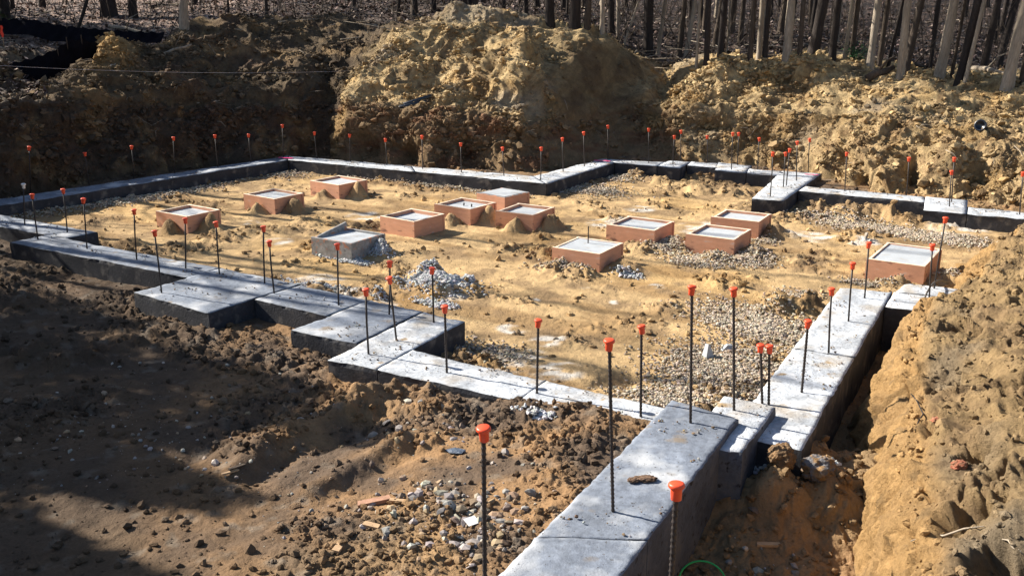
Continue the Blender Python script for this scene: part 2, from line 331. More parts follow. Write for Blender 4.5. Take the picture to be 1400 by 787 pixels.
def ground_col(x, y, z, rough, win, sd, sr, wr):
    p = np.stack([x, y, np.zeros_like(x)], -1); n1 = .5 + .5 * fbm(p, 1.1, 4, 50); n2 = .5 + .5 * fbm(p, 5, 4, 51); n3 = .5 + .5 * fbm(p, .5, 3, 52)
    ci = lerp(SAND, SANDD, sstep(.5, .78, n1)); ci = lerp(ci, CLOD, sstep(.45, 1.0, rough) * sstep(.35, .6, n2) * .8)
    ci = lerp(ci, OCH, sstep(.5, .68, n3) * .5); ci = lerp(ci, CLOD * .85, sstep(1.0, .35, sd) * sstep(.40, .55, n2) * .85)
    co = lerp(BRN, DARK, sstep(.38, .6, n1)); co = lerp(co, SANDD, sstep(.58, .75, n3) * .5)
    wl = sstep(-.6, -3.2, x + .25 * (y - 6)); co = lerp(co, DARK * .68, wl * .85)  # lower-left soil: own dark brown plus tree shade put into the colour
    co = lerp(co, GREY * .7, sstep(.56, .7, n2) * .35)
    cr = lerp(SANDD * .9, BRN, sstep(.4, .6, n1)); co = lerp(co, cr, wr)
    c = lerp(co, ci, win)
    st = .5 + .5 * fbm(np.stack([(x * .875 - y * .484) * .35, (x * .484 + y * .875) * 1.5, p[..., 2]], -1), 1., 4, 58); c = lerp(c, c * np.array((.55, .50, .46)), win * sstep(.50, .62, st) * .75); dm = .5 + .5 * fbm(p, 1.6, 5, 59); c = lerp(c, np.array((.22, .15, .085)), win * sstep(.50, .62, dm) * .75)  # st: tree-shadow streaks painted along the shadow direction; dm: brown soil patches
    cem = 0
    for u, v, r in CEMB:
        q = P(u, v, -.2); cem = np.maximum(cem, np.exp(-((x - q.x) ** 2 + (y - q.y) ** 2) / (r * r)))
    nn = .5 + .5 * fbm(p * np.array((1, 1.6, 1)), 3.1, 5, 57); c = lerp(c, CEM, sstep(.42, .62, nn) * sstep(.12, .5, cem) * .85)
    return c
# fan grid: rows even in the picture's depth, columns even in angle
def fan(d0, d1, k, a0, a1, na):
    rows = d0 * np.exp(np.arange(0, math.log(d1 / d0), k)); ang = np.linspace(a0, a1, na)
    Dg, Ag = np.meshgrid(rows, ang, indexing='ij'); return Dg * np.tan(Ag), Dg
gx, gy = fan(2.2, 24.6, .0029, -math.radians(33), math.radians(31), 860)
gx = gx.copy()
h, rough, win, sd, sr, wr = ground_h(gx, gy)
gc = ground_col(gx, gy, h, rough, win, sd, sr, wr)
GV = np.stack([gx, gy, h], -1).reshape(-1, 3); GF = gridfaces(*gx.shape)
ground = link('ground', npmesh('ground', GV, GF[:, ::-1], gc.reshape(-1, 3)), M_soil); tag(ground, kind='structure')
# wide land sheet reaching the horizon, under and beyond everything
wx, wy = np.meshgrid(np.linspace(-700, 700, 141), np.linspace(-700, 700, 141), indexing='ij')
wz = np.full(wx.shape, -1.4); wz = np.where(np.hypot(wx, wy) > 120, -1.4 + (np.hypot(wx, wy) - 120) * .09, wz)
land = link('terrain', npmesh('terrain', np.stack([wx, wy, wz], -1).reshape(-1, 3), gridfaces(141, 141)[:, ::-1], np.tile(np.array([(.2, .14, .09)]), (141 * 141, 1))), M_soil); tag(land, kind='structure')
# ------------------------------------------------------------------ far bank, spoil heaps and forest floor: one loft of profiles
END = [(0, 50), (-75, 95)]
PR = {
 -170: [(290, 15.6), (230, 15.9), (172, 16.3), (160, 18), (100, 22), (75, 25), (20, 33)],
 -60: [(262, 17.2), (205, 17.5), (155, 17.9), (140, 19.2), (95, 22), (65, 25.5), (15, 34)],
 0: [(252, 18.0), (198, 18.3), (144, 18.8), (132, 20.), (100, 22), (60, 26), (12, 35)],
 60: [(245, 18.7), (195, 19.1), (143, 19.5), (133, 20.4), (128, 21.5), (62, 26), (12, 35)],
 100: [(240, 19.2), (192, 19.6), (142, 20), (118, 21), (96, 22), (75, 25.5), (12, 35)],
 125: [(236, 19.6), (191, 20), (142, 20.4), (112, 21.4), (82, 22.6), (74, 25.5), (12, 35)],
 150: [(232, 20), (190, 20.4), (143, 20.8), (98, 21.9), (54, 23.2), (72, 25.5), (12, 35)],
 176: [(228, 20.3), (185, 20.7), (145, 21.1), (108, 22.), (78, 23.2), (72, 26), (12, 35)],
 205: [(225, 20.6), (180, 21), (147, 21.4), (122, 22.2), (98, 23.2), (72, 26), (12, 35)],
 235: [(220, 21), (178, 21.4), (148, 21.8), (110, 22.8), (62, 25.3), (60, 27.2), (10, 35)],
 270: [(215, 21.5), (173, 21.9), (148, 22.2), (95, 23.6), (42, 26), (50, 28), (8, 35)],
 330: [(208, 22), (170, 22.4), (150, 22.8), (90, 24.5), (25, 27), (35, 29), (0, 35)],
 400: [(204, 22.6), (165, 23), (145, 23.4), (90, 25), (32, 28), (25, 30.5), (0, 36)],
 452: [(206, 22.9), (165, 23.4), (140, 23.9), (80, 25.7), (42, 28), (22, 31), (0, 36)],
 474: [(213, 22.2), (165, 22.5), (142, 22.8), (122, 23.3), (62, 27.2), (26, 31), (0, 36)],
 498: [(213, 22.0), (168, 22.3), (141, 22.6), (95, 23.8), (76, 25.0), (32, 31), (0, 36)],
 530: [(215, 21.8), (170, 22.0), (142, 22.4), (88, 23.9), (58, 25.2), (36, 30), (0, 36)],
 580: [(219, 21.5), (175, 21.7), (152, 22.1), (85, 23.9), (30, 26.0), (30, 29.5), (0, 36)],
 612: [(220, 21.4), (175, 21.6), (153, 22.0), (82, 23.9), (15, 26.3), (26, 29), (0, 36)],
 640: [(222, 21.3), (176, 21.5), (155, 21.9), (80, 23.9), (9, 26.5), (22, 29), (0, 36)],
 690: [(226, 21), (182, 21.2), (162, 21.5), (85, 23.2), (22, 26), (28, 29), (5, 36)],
 715: [(228, 20.9), (190, 21.05), (165, 21.25), (95, 22.6), (30, 25.2), (35, 29), (8, 36)],
 745: [(228, 21), (188, 21.6), (164, 22.0), (98, 23.2), (38, 25.6), (42, 29), (12, 36)],
 790: [(222, 21.6), (180, 22.6), (158, 22.9), (72, 24.2), (40, 26.4), (46, 29), (16, 36)],
 840: [(213, 22.5), (175, 23.6), (156, 24.0), (66, 25.6), (52, 27.2), (58, 29), (24, 36)],
 880: [(211, 22.8), (175, 23.5), (156, 24.1), (112, 24.9), (85, 26.6), (76, 29), (32, 36)],
 912: [(213, 22.5), (183, 23), (160, 23.4), (142, 24.6), (124, 25.8), (88, 29), (38, 36)],
 950: [(215, 22.2), (180, 22.5), (148, 22.8), (115, 24), (95, 25), (88, 28), (40, 36)],
 1000: [(218, 22), (185, 22.2), (150, 22.6), (110, 23.8), (77, 25), (82, 28), (38, 36)],
 1050: [(222, 21.6), (187, 21.9), (150, 22.3), (108, 24), (84, 25), (83, 28), (38, 36)],
 1100: [(232, 20.7), (192, 21.1), (152, 21.8), (100, 23.8), (66, 25), (76, 28), (36, 36)],
 1160: [(250, 19.2), (207, 19.7), (160, 20.6), (115, 23), (86, 24.5), (82, 28), (38, 36)],
 1250: [(262, 18.2), (217, 18.8), (168, 19.8), (125, 22.5), (97, 24.2), (92, 28), (42, 36)],
 1330: [(270, 17.7), (228, 18.2), (175, 19.3), (133, 22), (104, 23.8), (98, 28), (46, 36)],
 1400: [(280, 17), (236, 17.5), (182, 18.8), (138, 21.5), (114, 23.3), (106, 28), (50, 36)],
 1560: [(302, 15.9), (252, 16.5), (190, 18), (142, 21), (120, 23), (108, 28), (55, 36)]}
us = sorted(PR); K = np.array([PR[u] + END for u in us], float); K[:, 0, 0] += 6; K[:, 0, 1] -= .25          # (nu, 9, 2)
def catmull(tab, x):
    """piecewise cubic interpolation of rows of tab at float index x (monotone-ish)"""
    i = np.clip(np.floor(x).astype(int), 0, len(tab) - 2); f = (x - i).reshape(-1, *([1] * (tab.ndim - 1)))
    a = tab[np.maximum(i - 1, 0)]; b = tab[i]; c = tab[i + 1]; d = tab[np.minimum(i + 2, len(tab) - 1)]
    cr = .5 * (2 * b + (c - a) * f + (2 * a - 5 * b + 4 * c - d) * f ** 2 + (3 * b - a - 3 * c + d) * f ** 3)
    return .55 * cr + .45 * (b + (c - b) * f)
ucol = np.concatenate([np.arange(-170, -20, 3), np.arange(-20, 1420, 1.35), np.arange(1420, 1560.1, 3)])
uidx = np.interp(ucol, us, np.arange(len(us)))
Kc = catmull(K, uidx)                                                     # (nc, 9, 2)
tt = np.concatenate([np.linspace(0, 2, 90)[:-1], np.linspace(2, 4, 110)[:-1], np.linspace(4, 5, 25)[:-1], np.linspace(5, 6, 40)[:-1], np.linspace(6, 8, 50)])
G = catmull(np.transpose(Kc, (1, 0, 2)), tt)                              # (nt, nc, 2)
vv, YY = G[..., 0], G[..., 1]; uu = np.broadcast_to(ucol, vv.shape)
ry = -(vv - 393.5) / F; r1 = CT + ry * ST; tY = YY / r1
B = np.stack([(uu - 700) / F * tY, YY, H + (-ST + ry * CT) * tY], -1)
def normals(B):
    a = np.gradient(B, axis=0); b = np.gradient(B, axis=1); n = np.cross(b, a); return n / (np.linalg.norm(n, axis=-1, keepdims=True) + 1e-9)
nB = normals(B); T = np.broadcast_to(tt[:, None], vv.shape)
face = sstep(2.25, 1.9, T); slope = sstep(1.8, 2.3, T) * sstep(5.2, 4.6, T); forest = sstep(4.6, 5.2, T)
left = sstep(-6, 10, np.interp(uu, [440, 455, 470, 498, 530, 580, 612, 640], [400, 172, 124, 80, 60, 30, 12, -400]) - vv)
vert = B * np.array((1, 1, .35))
gul = fbm(vert, 1.5, 4, 60)                                               # vertical gouges on the cut face
w1 = B + .25 * np.stack([vnoise(B * 1.1, 70), vnoise(B * 1.1, 71), vnoise(B * 1.1, 72)], -1)
calm = 1 - .75 * np.exp(-((uu - 815) / 75) ** 4) * sstep(48, 75, vv)
w2 = B + .35 * np.stack([vnoise(B * .8, 73), vnoise(B * .8, 74), vnoise(B * .8, 75)], -1) + .10 * np.stack([vnoise(B * 3, 76), vnoise(B * 3, 77), vnoise(B * 3, 78)], -1)
d = face * (.30 * gul * calm + .08 * fbm(w2, 2.4, 5, 61, .5) - .10 * sstep(.1, .5, vnoise(B * 1.7, 62)))
d = d + slope * (.3 + .7 * calm) * (.55 * fbm(w1, .5, 3, 63) + .11 * fbm(w2, 1.3, 4, 64, .45) + .015 * fbm(w2, 9, 3, 641)) + forest * (.12 * fbm(B, .5, 4, 65) + .05 * fbm(B, 3, 3, 66))
ridg = 1 - np.abs(vnoise(w2 * 1.6, 67)); rid2 = 1 - np.abs(vnoise(w2 * 4.2, 68)); d = d + (slope + .8 * face) * calm * (.13 * (ridg ** 3 - .3) + .03 * (rid2 ** 3 - .3))
for du, dv, ru, rv, dd in [(962, 172, 22, 9, .45), (1150, 214, 13, 20, .4), (1178, 236, 9, 14, .35), (1246, 232, 11, 26, .6), (1085, 112, 22, 12, .28), (1268, 190, 22, 9, .35), (1332, 238, 16, 14, .35), (1205, 102, 22, 8, .25),
        (500, 200, 18, 12, .35), (560, 208, 13, 12, .3), (632, 202, 12, 14, .3), (655, 74, 12, 10, .35), (672, 92, 8, 5, .2), (1015, 128, 20, 7, .2), (1120, 150, 25, 10, .25), (430, 190, 22, 25, .3), (1370, 190, 16, 7, .25), (1040, 190, 20, 12, .2),
        (540, 60, 16, 10, -.2), (590, 110, 20, 8, .2), (1100, 160, 25, 8, -.2), (1210, 245, 14, 12, -.25), (1300, 215, 16, 18, -.25), (985, 100, 15, 10, -.2), (470, 90, 10, 20, -.15), (1060, 215, 16, 12, -.2), (250, 120, 60, 12, -.2), (330, 90, 30, 25, .2), (700, 172, 25, 6, -.18)]:
    d = d - dd * np.exp(-((uu - du) / ru) ** 2 - ((vv - dv) / rv) ** 2) * (1 + .6 * vnoise(B * 2.5, 69))
clump = sstep(.5, .62, .5 + .5 * fbm(B, .9, 3, 79)); d = d + clodfield(B * 1.6, calm * (slope * (.04 + .25 * clump) + face * (.03 + .18 * clump) + .2 * forest * (YY < 40)), 80, flat=False, big=.5)
B = B + nB * d[..., None]; B[..., 2] -= .3 * sstep(.35, 0, T); B[..., 1] -= .15 * sstep(.5, 0, T)
n2 = .5 + .5 * fbm(B, 1.2, 4, 90); n3 = .5 + .5 * fbm(B, .5, 3, 91); n4 = .5 + .5 * fbm(B * np.array((1, 1, 4)), 1.2, 3, 92); n5 = .5 + .5 * fbm(B, 6, 4, 93)
TAN = np.array((.62, .46, .245))
n6 = .5 + .5 * fbm(np.stack([uu * .045 + vv * .03, T * 1.3, uu * 0], -1), 1., 5, 94); n7 = .5 + .5 * fbm(B, 11, 3, 95)
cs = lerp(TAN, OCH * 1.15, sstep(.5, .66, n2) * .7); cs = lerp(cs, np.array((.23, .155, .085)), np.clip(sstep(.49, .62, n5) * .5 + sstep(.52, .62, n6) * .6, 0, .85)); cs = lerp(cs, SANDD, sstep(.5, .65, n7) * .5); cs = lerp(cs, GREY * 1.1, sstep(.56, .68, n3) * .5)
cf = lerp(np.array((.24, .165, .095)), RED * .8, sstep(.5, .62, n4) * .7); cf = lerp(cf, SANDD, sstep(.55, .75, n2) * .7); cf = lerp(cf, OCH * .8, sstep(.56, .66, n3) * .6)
dk = lerp(np.array((.07, .054, .043)), RED * .5, sstep(.5, .7, n3) * .5); dk = lerp(dk, SANDD, sstep(.52, .66, n2) * .7)  # dk: left heap and bank colour with their shade painted in
LF = np.array((.085, .058, .045)); cl = lerp(LF, np.array((.02, .015, .013)), sstep(.40, .56, n5)); cl = lerp(cl, np.array((.16, .12, .10)), sstep(.6, .75, n2) * .4); cl = cl * (1 + 3.0 * (1 - sstep(300, 450, uu)))[..., None]  # leaf litter: woods shade put into the colour, sunlit left painted brighter
right = sstep(900, 960, uu)
cf = lerp(cf, cs, right * .7)
cs = lerp(cs, lerp(np.array((.19, .14, .08)), np.array((.12, .085, .055)), sstep(.45, .6, n2)), (1 - calm) * 1.1)  # central heap's turned-away face: its shade painted into the colour
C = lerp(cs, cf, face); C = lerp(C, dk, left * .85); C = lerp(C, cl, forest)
apex = np.exp(-((uu - 150) / 28) ** 2 - ((T - 4) / .8) ** 2); C = lerp(C, OCH, apex)
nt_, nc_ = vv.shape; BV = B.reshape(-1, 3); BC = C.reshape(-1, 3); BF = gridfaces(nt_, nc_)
def piece(name, t0, t1, u0, u1, m, extra=None):
    fi = BF[:, 0]; tf = np.broadcast_to(tt[:, None], vv.shape).ravel()[fi]; uf = np.broadcast_to(ucol, vv.shape).ravel()[fi]
    s = (tf >= t0 - 1e-6) & (tf < t1 - 1e-6) & (uf >= u0) & (uf < u1)
    if extra: s |= (tf >= extra[0] - 1e-6) & (tf < extra[1] - 1e-6) & (uf >= extra[2]) & (uf < extra[3])
    f = BF[s]; idx, inv = np.unique(f, return_inverse=True); f2 = inv.reshape(f.shape)
    return link(name, npmesh(name, BV[idx], f2, BC[idx]), m), BV[idx]
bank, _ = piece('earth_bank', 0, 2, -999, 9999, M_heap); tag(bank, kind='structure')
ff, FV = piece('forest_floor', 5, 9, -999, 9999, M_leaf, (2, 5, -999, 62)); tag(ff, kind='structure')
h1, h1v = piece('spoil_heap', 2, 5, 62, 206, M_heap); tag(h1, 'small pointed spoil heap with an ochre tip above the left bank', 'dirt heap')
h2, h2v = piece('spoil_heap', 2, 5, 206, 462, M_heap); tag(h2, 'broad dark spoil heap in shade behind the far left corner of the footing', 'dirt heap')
h3, h3v = piece('spoil_heap', 2, 5, 462, 905, M_heap); tag(h3, 'tallest sandy spoil heap behind the middle of the far footing, with black pipes on it', 'dirt heap')
h4, h4v = piece('spoil_heap', 2, 5, 905, 9999, M_heap); tag(h4, 'long lumpy sandy spoil ridge along the woods at the upper right', 'dirt heap')
# ------------------------------------------------------------------ near right bank: loft of sections at constant Y
RB = {2.0: [(1.1, -.55), (1.2, -.2), (1.3, .25), (1.6, .6), (2.5, .9), (4, 1.3), (12, 1.6)],
 3.5: [(1.62, -.55), (1.7, -.15), (1.78, .25), (2.05, .6), (3.0, .9), (4.5, 1.3), (12, 1.6)],
 5.0: [(2.12, -.52), (2.18, -.15), (2.22, .25), (2.5, .55), (3.4, .85), (5, 1.3), (12, 1.6)],
 6.4: [(2.55, -.52), (2.62, -.15), (2.75, .18), (3.05, .42), (4.0, .72), (5.6, 1.15), (13, 1.6)],
 7.4: [(2.95, -.5), (3.02, -.25), (3.22, .08), (3.45, .3), (4.3, .55), (6, 1.0), (13, 1.6)],
 8.5: [(3.28, -.55), (3.38, -.1), (3.58, .14), (3.85, .28), (4.9, .5), (6.8, .95), (13, 1.5)],
 9.4: [(3.78, -.55), (3.88, -.1), (4.02, .2), (4.3, .32), (5.3, .52), (7.1, .95), (13, 1.5)],
 10.1: [(4.2, -.55), (4.28, -.1), (4.42, .2), (4.7, .3), (5.7, .52), (7.5, .95), (13, 1.5)],
 10.8: [(5.0, -.4), (5.1, -.05), (5.25, .12), (5.5, .26), (6.4, .55), (8, .95), (13, 1.5)],
 11.6: [(5.45, -.3), (5.52, -.05), (5.62, .15), (5.95, .3), (6.8, .6), (8.5, 1.0), (13, 1.5)],
 13.0: [(6.15, -.3), (6.3, -.15), (6.5, .05), (6.9, .25), (7.8, .6), (9.2, 1.0), (14, 1.5)],
 14.4: [(7.3, -.3), (7.5, -.12), (7.8, .05), (8.2, .2), (9.0, .5), (10.3, .9), (14, 1.4)],
 15.6: [(8.9, -.3), (9.2, -.1), (9.5, .05), (9.9, .2), (10.6, .5), (11.6, .9), (15, 1.4)]}
ys = sorted(RB); Kr = np.array([RB[y] for y in ys], float)
yrow = 2.0 * np.exp(np.arange(0, math.log(15.6 / 2.0), .0034)); Kr2 = catmull(Kr, np.interp(yrow, ys, np.arange(len(ys))))
ts = np.concatenate([np.linspace(0, 1, 30)[:-1], np.linspace(1, 3, 90)[:-1], np.linspace(3, 5, 200)[:-1], np.linspace(5, 6, 70)])
Gr = catmull(np.transpose(Kr2, (1, 0, 2)), ts)                            # (nt, ny, 2)
R_ = np.stack([Gr[..., 0], np.broadcast_to(yrow, Gr.shape[:2]), Gr[..., 1]], -1)
nR = -normals(R_); nR = np.where((nR[..., 2:3] < 0) & (np.abs(nR[..., 2:3]) > .05), -nR, nR)
Tr = np.broadcast_to(ts[:, None], Gr.shape[:2]); fr = sstep(3.1, 2.7, Tr); tp = 1 - fr
wv = R_ + .2 * np.stack([vnoise(R_ * 1.5, 170), vnoise(R_ * 1.5, 171), vnoise(R_ * 1.5, 172)], -1)
d = fr * (.09 * (np.abs(fbm(R_ * np.array((1, 1, .22)), 3.2, 4, 162)) * 2.5 - .6) + .10 * fbm(R_ * np.array((1, 1, .3)), 1.6, 4, 160) + .03 * fbm(R_, 7, 3, 161)) + tp * (.17 * fbm(wv, 1.1, 4, 163) + .09 * fbm(R_, 3.4, 6, 164, .6) + .03 * fbm(R_, 12, 3, 1641)) + fr * (.05 * fbm(wv, 4, 5, 165, .6) - .06 * sstep(.07, .0, np.abs(vnoise(wv * 2.2, 166))))
d = d + tp * .10 * ((1 - np.abs(vnoise(wv * 1.9, 167))) ** 3 - .3) - tp * .30 * sstep(.12, .34, fbm(R_, 2.2, 4, 168)) * sstep(10.5, 8, R_[..., 1])
d = d + clodfield(R_ * 1.3, .1 * fr + .25 * tp, 180, flat=False, big=.7)
d *= sstep(0, .2, Tr) * .9 + .1
R_ = R_ + nR * d[..., None]
m2 = .5 + .5 * fbm(R_, 1.4, 4, 190); m3 = .5 + .5 * fbm(R_, .7, 3, 191); m5 = .5 + .5 * fbm(R_, 7, 4, 192)
ct_ = lerp(np.array((.31, .215, .11)), GREY * .52, sstep(.46, .64, m3) * .6); ct_ = lerp(ct_, SANDD, sstep(.5, .68, m2)); ct_ = lerp(ct_, CLOD * .7, sstep(.55, .68, m5) * .7)
cfr = lerp(np.array((.40, .25, .11)), np.array((.38, .24, .11)), sstep(.45, .6, m2)); cfr = lerp(cfr, SANDD * .8, sstep(.58, .7, m5) * .6)
Cr = lerp(ct_, cfr, fr)
RV = R_.reshape(-1, 3); RF = gridfaces(*Gr.shape[:2])
rbank = link('earth_bank', npmesh('earth_bank_near', RV, RF[:, ::-1], Cr.reshape(-1, 3)), M_near); tag(rbank, kind='structure')
# left upper land outside the frame, where the shading trees stand
lx, ly = np.meshgrid(np.linspace(0, 1, 120), np.linspace(-10, 60, 200), indexing='ij')
edge = np.interp(ly, [-10, 0, 8, 13, 16, 19, 60], [-7.5, -8.2, -9.6, -10.6, -11.8, -13.5, -32]); X_ = edge - 1.2 * np.minimum(lx * 12, 1) - np.maximum(0, lx - 1 / 12) * 55
Z_ = -.5 + 1.95 * sstep(0, .07, lx); pl = np.stack([X_, ly, Z_], -1); Z_ = Z_ + .2 * fbm(pl, .5, 4, 200)
pl = np.stack([X_, ly, Z_], -1); q5 = .5 + .5 * fbm(pl, 3, 4, 201)
lb = link('terrain', npmesh('terrain_left', pl.reshape(-1, 3), gridfaces(120, 200), lerp(np.array((.2, .14, .1)), LF, sstep(.4, .6, q5)).reshape(-1, 3)), M_leaf); tag(lb, kind='structure')
# ------------------------------------------------------------------ ray casting on the built land
def tris(F_): return F_
allV = np.concatenate([GV, BV, RV]); allF = np.concatenate([GF, BF + len(GV), RF + len(GV) + len(BV)])
bvh = BVHTree.FromPolygons(allV.tolist(), allF.tolist())
def hit(u, v):
    r = Vector(ray(u, v)).normalized(); q = bvh.ray_cast(Vector((0, 0, H)), r)
    return q[0] if q[0] is not None else D(u, v, 30)
def down(x, y, top=9):
    q = bvh.ray_cast(Vector((x, y, top)), Vector((0, 0, -1))); return q[0].z if q[0] is not None else 0
# ------------------------------------------------------------------ scattered clods and stones
ico = None
def ico_base():
    t = (1 + 5 ** .5) / 2
    v = np.array([(-1, t, 0), (1, t, 0), (-1, -t, 0), (1, -t, 0), (0, -1, t), (0, 1, t), (0, -1, -t), (0, 1, -t), (t, 0, -1), (t, 0, 1), (-t, 0, -1), (-t, 0, 1)], float)
    f = np.array([(0, 11, 5), (0, 5, 1), (0, 1, 7), (0, 7, 10), (0, 10, 11), (1, 5, 9), (5, 11, 4), (11, 10, 2), (10, 7, 6), (7, 1, 8), (3, 9, 4), (3, 4, 2), (3, 2, 6), (3, 6, 8), (3, 8, 9), (4, 9, 5), (2, 4, 11), (6, 2, 10), (8, 6, 7), (9, 8, 1)])
    return v / np.linalg.norm(v[0]), f
IV, IF = ico_base()
def lumps(name, pts, size, cols, m, jit=.32, flat=.7, sink=.25, label=None, cat=None, smooth=False):
    n = len(pts); v = np.repeat(IV[None], n, 0) * (1 + jit * (rng.random((n, 12, 1)) * 2 - 1))
    v = v * (np.array((1, 1, flat)) * (1 + .35 * (rng.random((n, 1, 3)) * 2 - 1)))
    a, b = rng.random(n) * 6.28, (rng.random(n) - .5) * 1.2
    ca, sa, cb, sb = np.cos(a), np.sin(a), np.cos(b), np.sin(b)
    x, y, z = v[..., 0], v[..., 1], v[..., 2]
    y, z = y * cb[:, None] - z * sb[:, None], y * sb[:, None] + z * cb[:, None]
    x, y = x * ca[:, None] - y * sa[:, None], x * sa[:, None] + y * ca[:, None]
    v = np.stack([x, y, z], -1) * size[:, None, None] / 2 + pts[:, None, :]; v[..., 2] += (size * (.5 * flat - sink))[:, None]
    f = (IF[None] + (np.arange(n) * 12)[:, None, None]).reshape(-1, 3)
    o = link(name, npmesh(name, v.reshape(-1, 3), f, np.repeat(cols, 12, 0), smooth), m)
    return tag(o, label, cat, kind='stuff')
def gh(x, y):
    return ground_h(x, y)[0]
def scat_px(n, boxes, z=-.2):
    """random points spread over world ellipses given by picture centre and radii in metres"""
    out = []
    w = np.array([b[2] * b[3] * b[4] for b in boxes]); w = w / w.sum()
    for b, k in zip(boxes, rng.multinomial(n, w)):
        c = P(b[0], b[1], z); a = b[5] if len(b) > 5 else -.55
        r = rng.standard_normal((k, 2)) * .5 * np.array((b[2], b[3])); out.append(np.stack([c.x + r[:, 0] * math.cos(a) - r[:, 1] * math.sin(a), c.y + r[:, 0] * math.sin(a) + r[:, 1] * math.cos(a)], -1))
    return np.concatenate(out)
def cvar(base, n, v=.25):
    base = np.asarray(base); k = rng.integers(0, len(base), n); return base[k] * (1 + v * (rng.random((n, 1)) * 2 - 1)) * (1 + .06 * (rng.random((n, 3)) * 2 - 1))
# gravel inside the footings (centre u, v, radius along, radius across, density, angle)
A_ = -.57; Bv = .98
GR = [(1040, 440, .55, 1.0, 1.6, .5), (1000, 500, .7, .8, 1.6, .4), (960, 530, .6, .45, 1.5, -.5), (900, 540, .5, .25, 1.2, -.55), (1090, 400, .3, .4, .6, .5), (1075, 455, .3, .8, 1.2, .5),
      (910, 335, .35, .3, 1.5), (960, 352, .5, .3, 1.5), (1030, 352, .35, .3, 1.5), (1045, 325, .2, .2, 1), (1180, 305, .7, .35, 1.1), (1120, 292, .8, .2, .9), (1290, 322, .7, .4, 1.3), (1230, 312, .5, .3, 1.1),
      (280, 248, 2.2, .35, .8, .89), (170, 270, 1.6, .4, .8, .89), (60, 285, 1.2, .35, .7, .89), (210, 262, 1.4, .5, .7, .89), (370, 233, .9, .4, .8), (500, 238, 1.4, .25, .8, A_), (620, 252, 1.2, .25, .9, A_), (690, 262, .4, .3, .7, A_),
      (800, 255, .5, .9, .8, Bv), (850, 242, .4, .4, .5), (770, 365, .5, .2, .7), (660, 470, .25, .5, .9, .9), (680, 480, .3, .3, .7), (1190, 382, .4, .15, 1.0), (1300, 375, .2, .3, .8)]
g2 = scat_px(36000, GR); sdv = poly_sd(g2[:, 0], g2[:, 1], INNER); g2 = g2[sdv > .28]
sz = .015 + .020 * rng.random(len(g2)) ** 1.5 + .0006 * g2[:, 1]
gp = np.column_stack([g2, gh(g2[:, 0], g2[:, 1]) + rng.random(len(g2)) * .02])
lumps('gravel', gp, sz, cvar([(.40, .34, .26), (.33, .28, .22), (.46, .41, .34), (.26, .21, .16), (.38, .29, .19)], len(gp), .3), M_stone, sink=.2)
# cement coloured crumbs
CB = [(600, 388, .42, .30, 2.2), (640, 385, .12, .08, 1), (540, 383, .12, .08, 1), (520, 402, .1, .08, 1), (585, 372, .2, .12, 1), (480, 352, .35, .10, 1), (450, 345, .25, .1, .8), (520, 345, .2, .15, 1), (740, 602, .1, .07, 2, 0), (700, 594, .1, .05, .5), (430, 385, .5, .1, .4), (860, 372, .2, .1, .8), (1130, 640, .1, .08, 1.2), (1035, 632, .2, .08, .8), (390, 385, .25, .08, .5), (595, 410, .3, .12, .6)]
c2 = scat_px(9000, CB); cp = np.column_stack([c2, gh(c2[:, 0], c2[:, 1]) + rng.random(len(c2)) * .02])
lumps('concrete_crumbs', cp, .015 + .035 * rng.random(len(cp)) ** 2, cvar([(.42, .43, .44), (.36, .37, .38), (.5, .5, .5)], len(cp), .15), M_stone, sink=.2)
# foreground stones in the front ground
FS = [(640, 720, .45, .5, 2, 0), (580, 690, .4, .4, 1, 0), (680, 760, .3, .3, 1.6, 0), (420, 700, .6, .6, .5, 0), (330, 640, .6, .5, .5, 0), (250, 600, .9, .8, .5, 0), (150, 560, 1.2, .9, .35, 0), (100, 660, .8, .5, .3, 0), (560, 600, .5, .3, .5, 0), (480, 560, .8, .3, .4, 0), (400, 520, .9, .4, .3, 0), (620, 590, .5, .3, .4, 0), (700, 640, .3, .3, .3, 0), (1020, 700, .3, .5, .3, 0), (1100, 720, .3, .4, .25, 0), (60, 600, 1, .8, .3, 0), (300, 480, 1.2, .6, .3, 0)]
f2 = scat_px(1800, FS, -.1); f2 = f2[(f2[:, 0] > -1.6) | (rng.random(len(f2)) < .4)]; sd_ = poly_sd(f2[:, 0], f2[:, 1], INNER); f2 = f2[(sd_ < -.2) & (f2[:, 1] > 3)]
fz = gh(f2[:, 0], f2[:, 1]); fp = np.column_stack([f2, fz])
lumps('loose_stones', fp, (.014 + .075 * rng.random(len(fp)) ** 4) * np.where(fp[:, 0] < -1.3, .6, 1), cvar([(.30, .28, .26), (.22, .20, .19), (.38, .34, .29), (.17, .13, .10), (.28, .2, .13)], len(fp), .3), M_stone, sink=.2)
# soil clods on the pit floor
n = 34000; i = rng.integers(0, len(GV), n * 3); rr = rough.ravel()[i]; i = i[rng.random(len(i)) < rr ** 1.6 * .9 + .05][:n]
q = GV[i]; s_ = (.012 + .07 * rng.random(len(i)) ** 4) * (.6 + .05 * q[:, 1]); cc = gc.reshape(-1, 3)[i] * (.65 + .55 * rng.random((len(i), 1)))
lumps('soil_clods', q + np.column_stack([rng.standard_normal((len(i), 2)) * .02, np.zeros(len(i))]), s_, cc, M_soil, sink=.25, flat=.8)
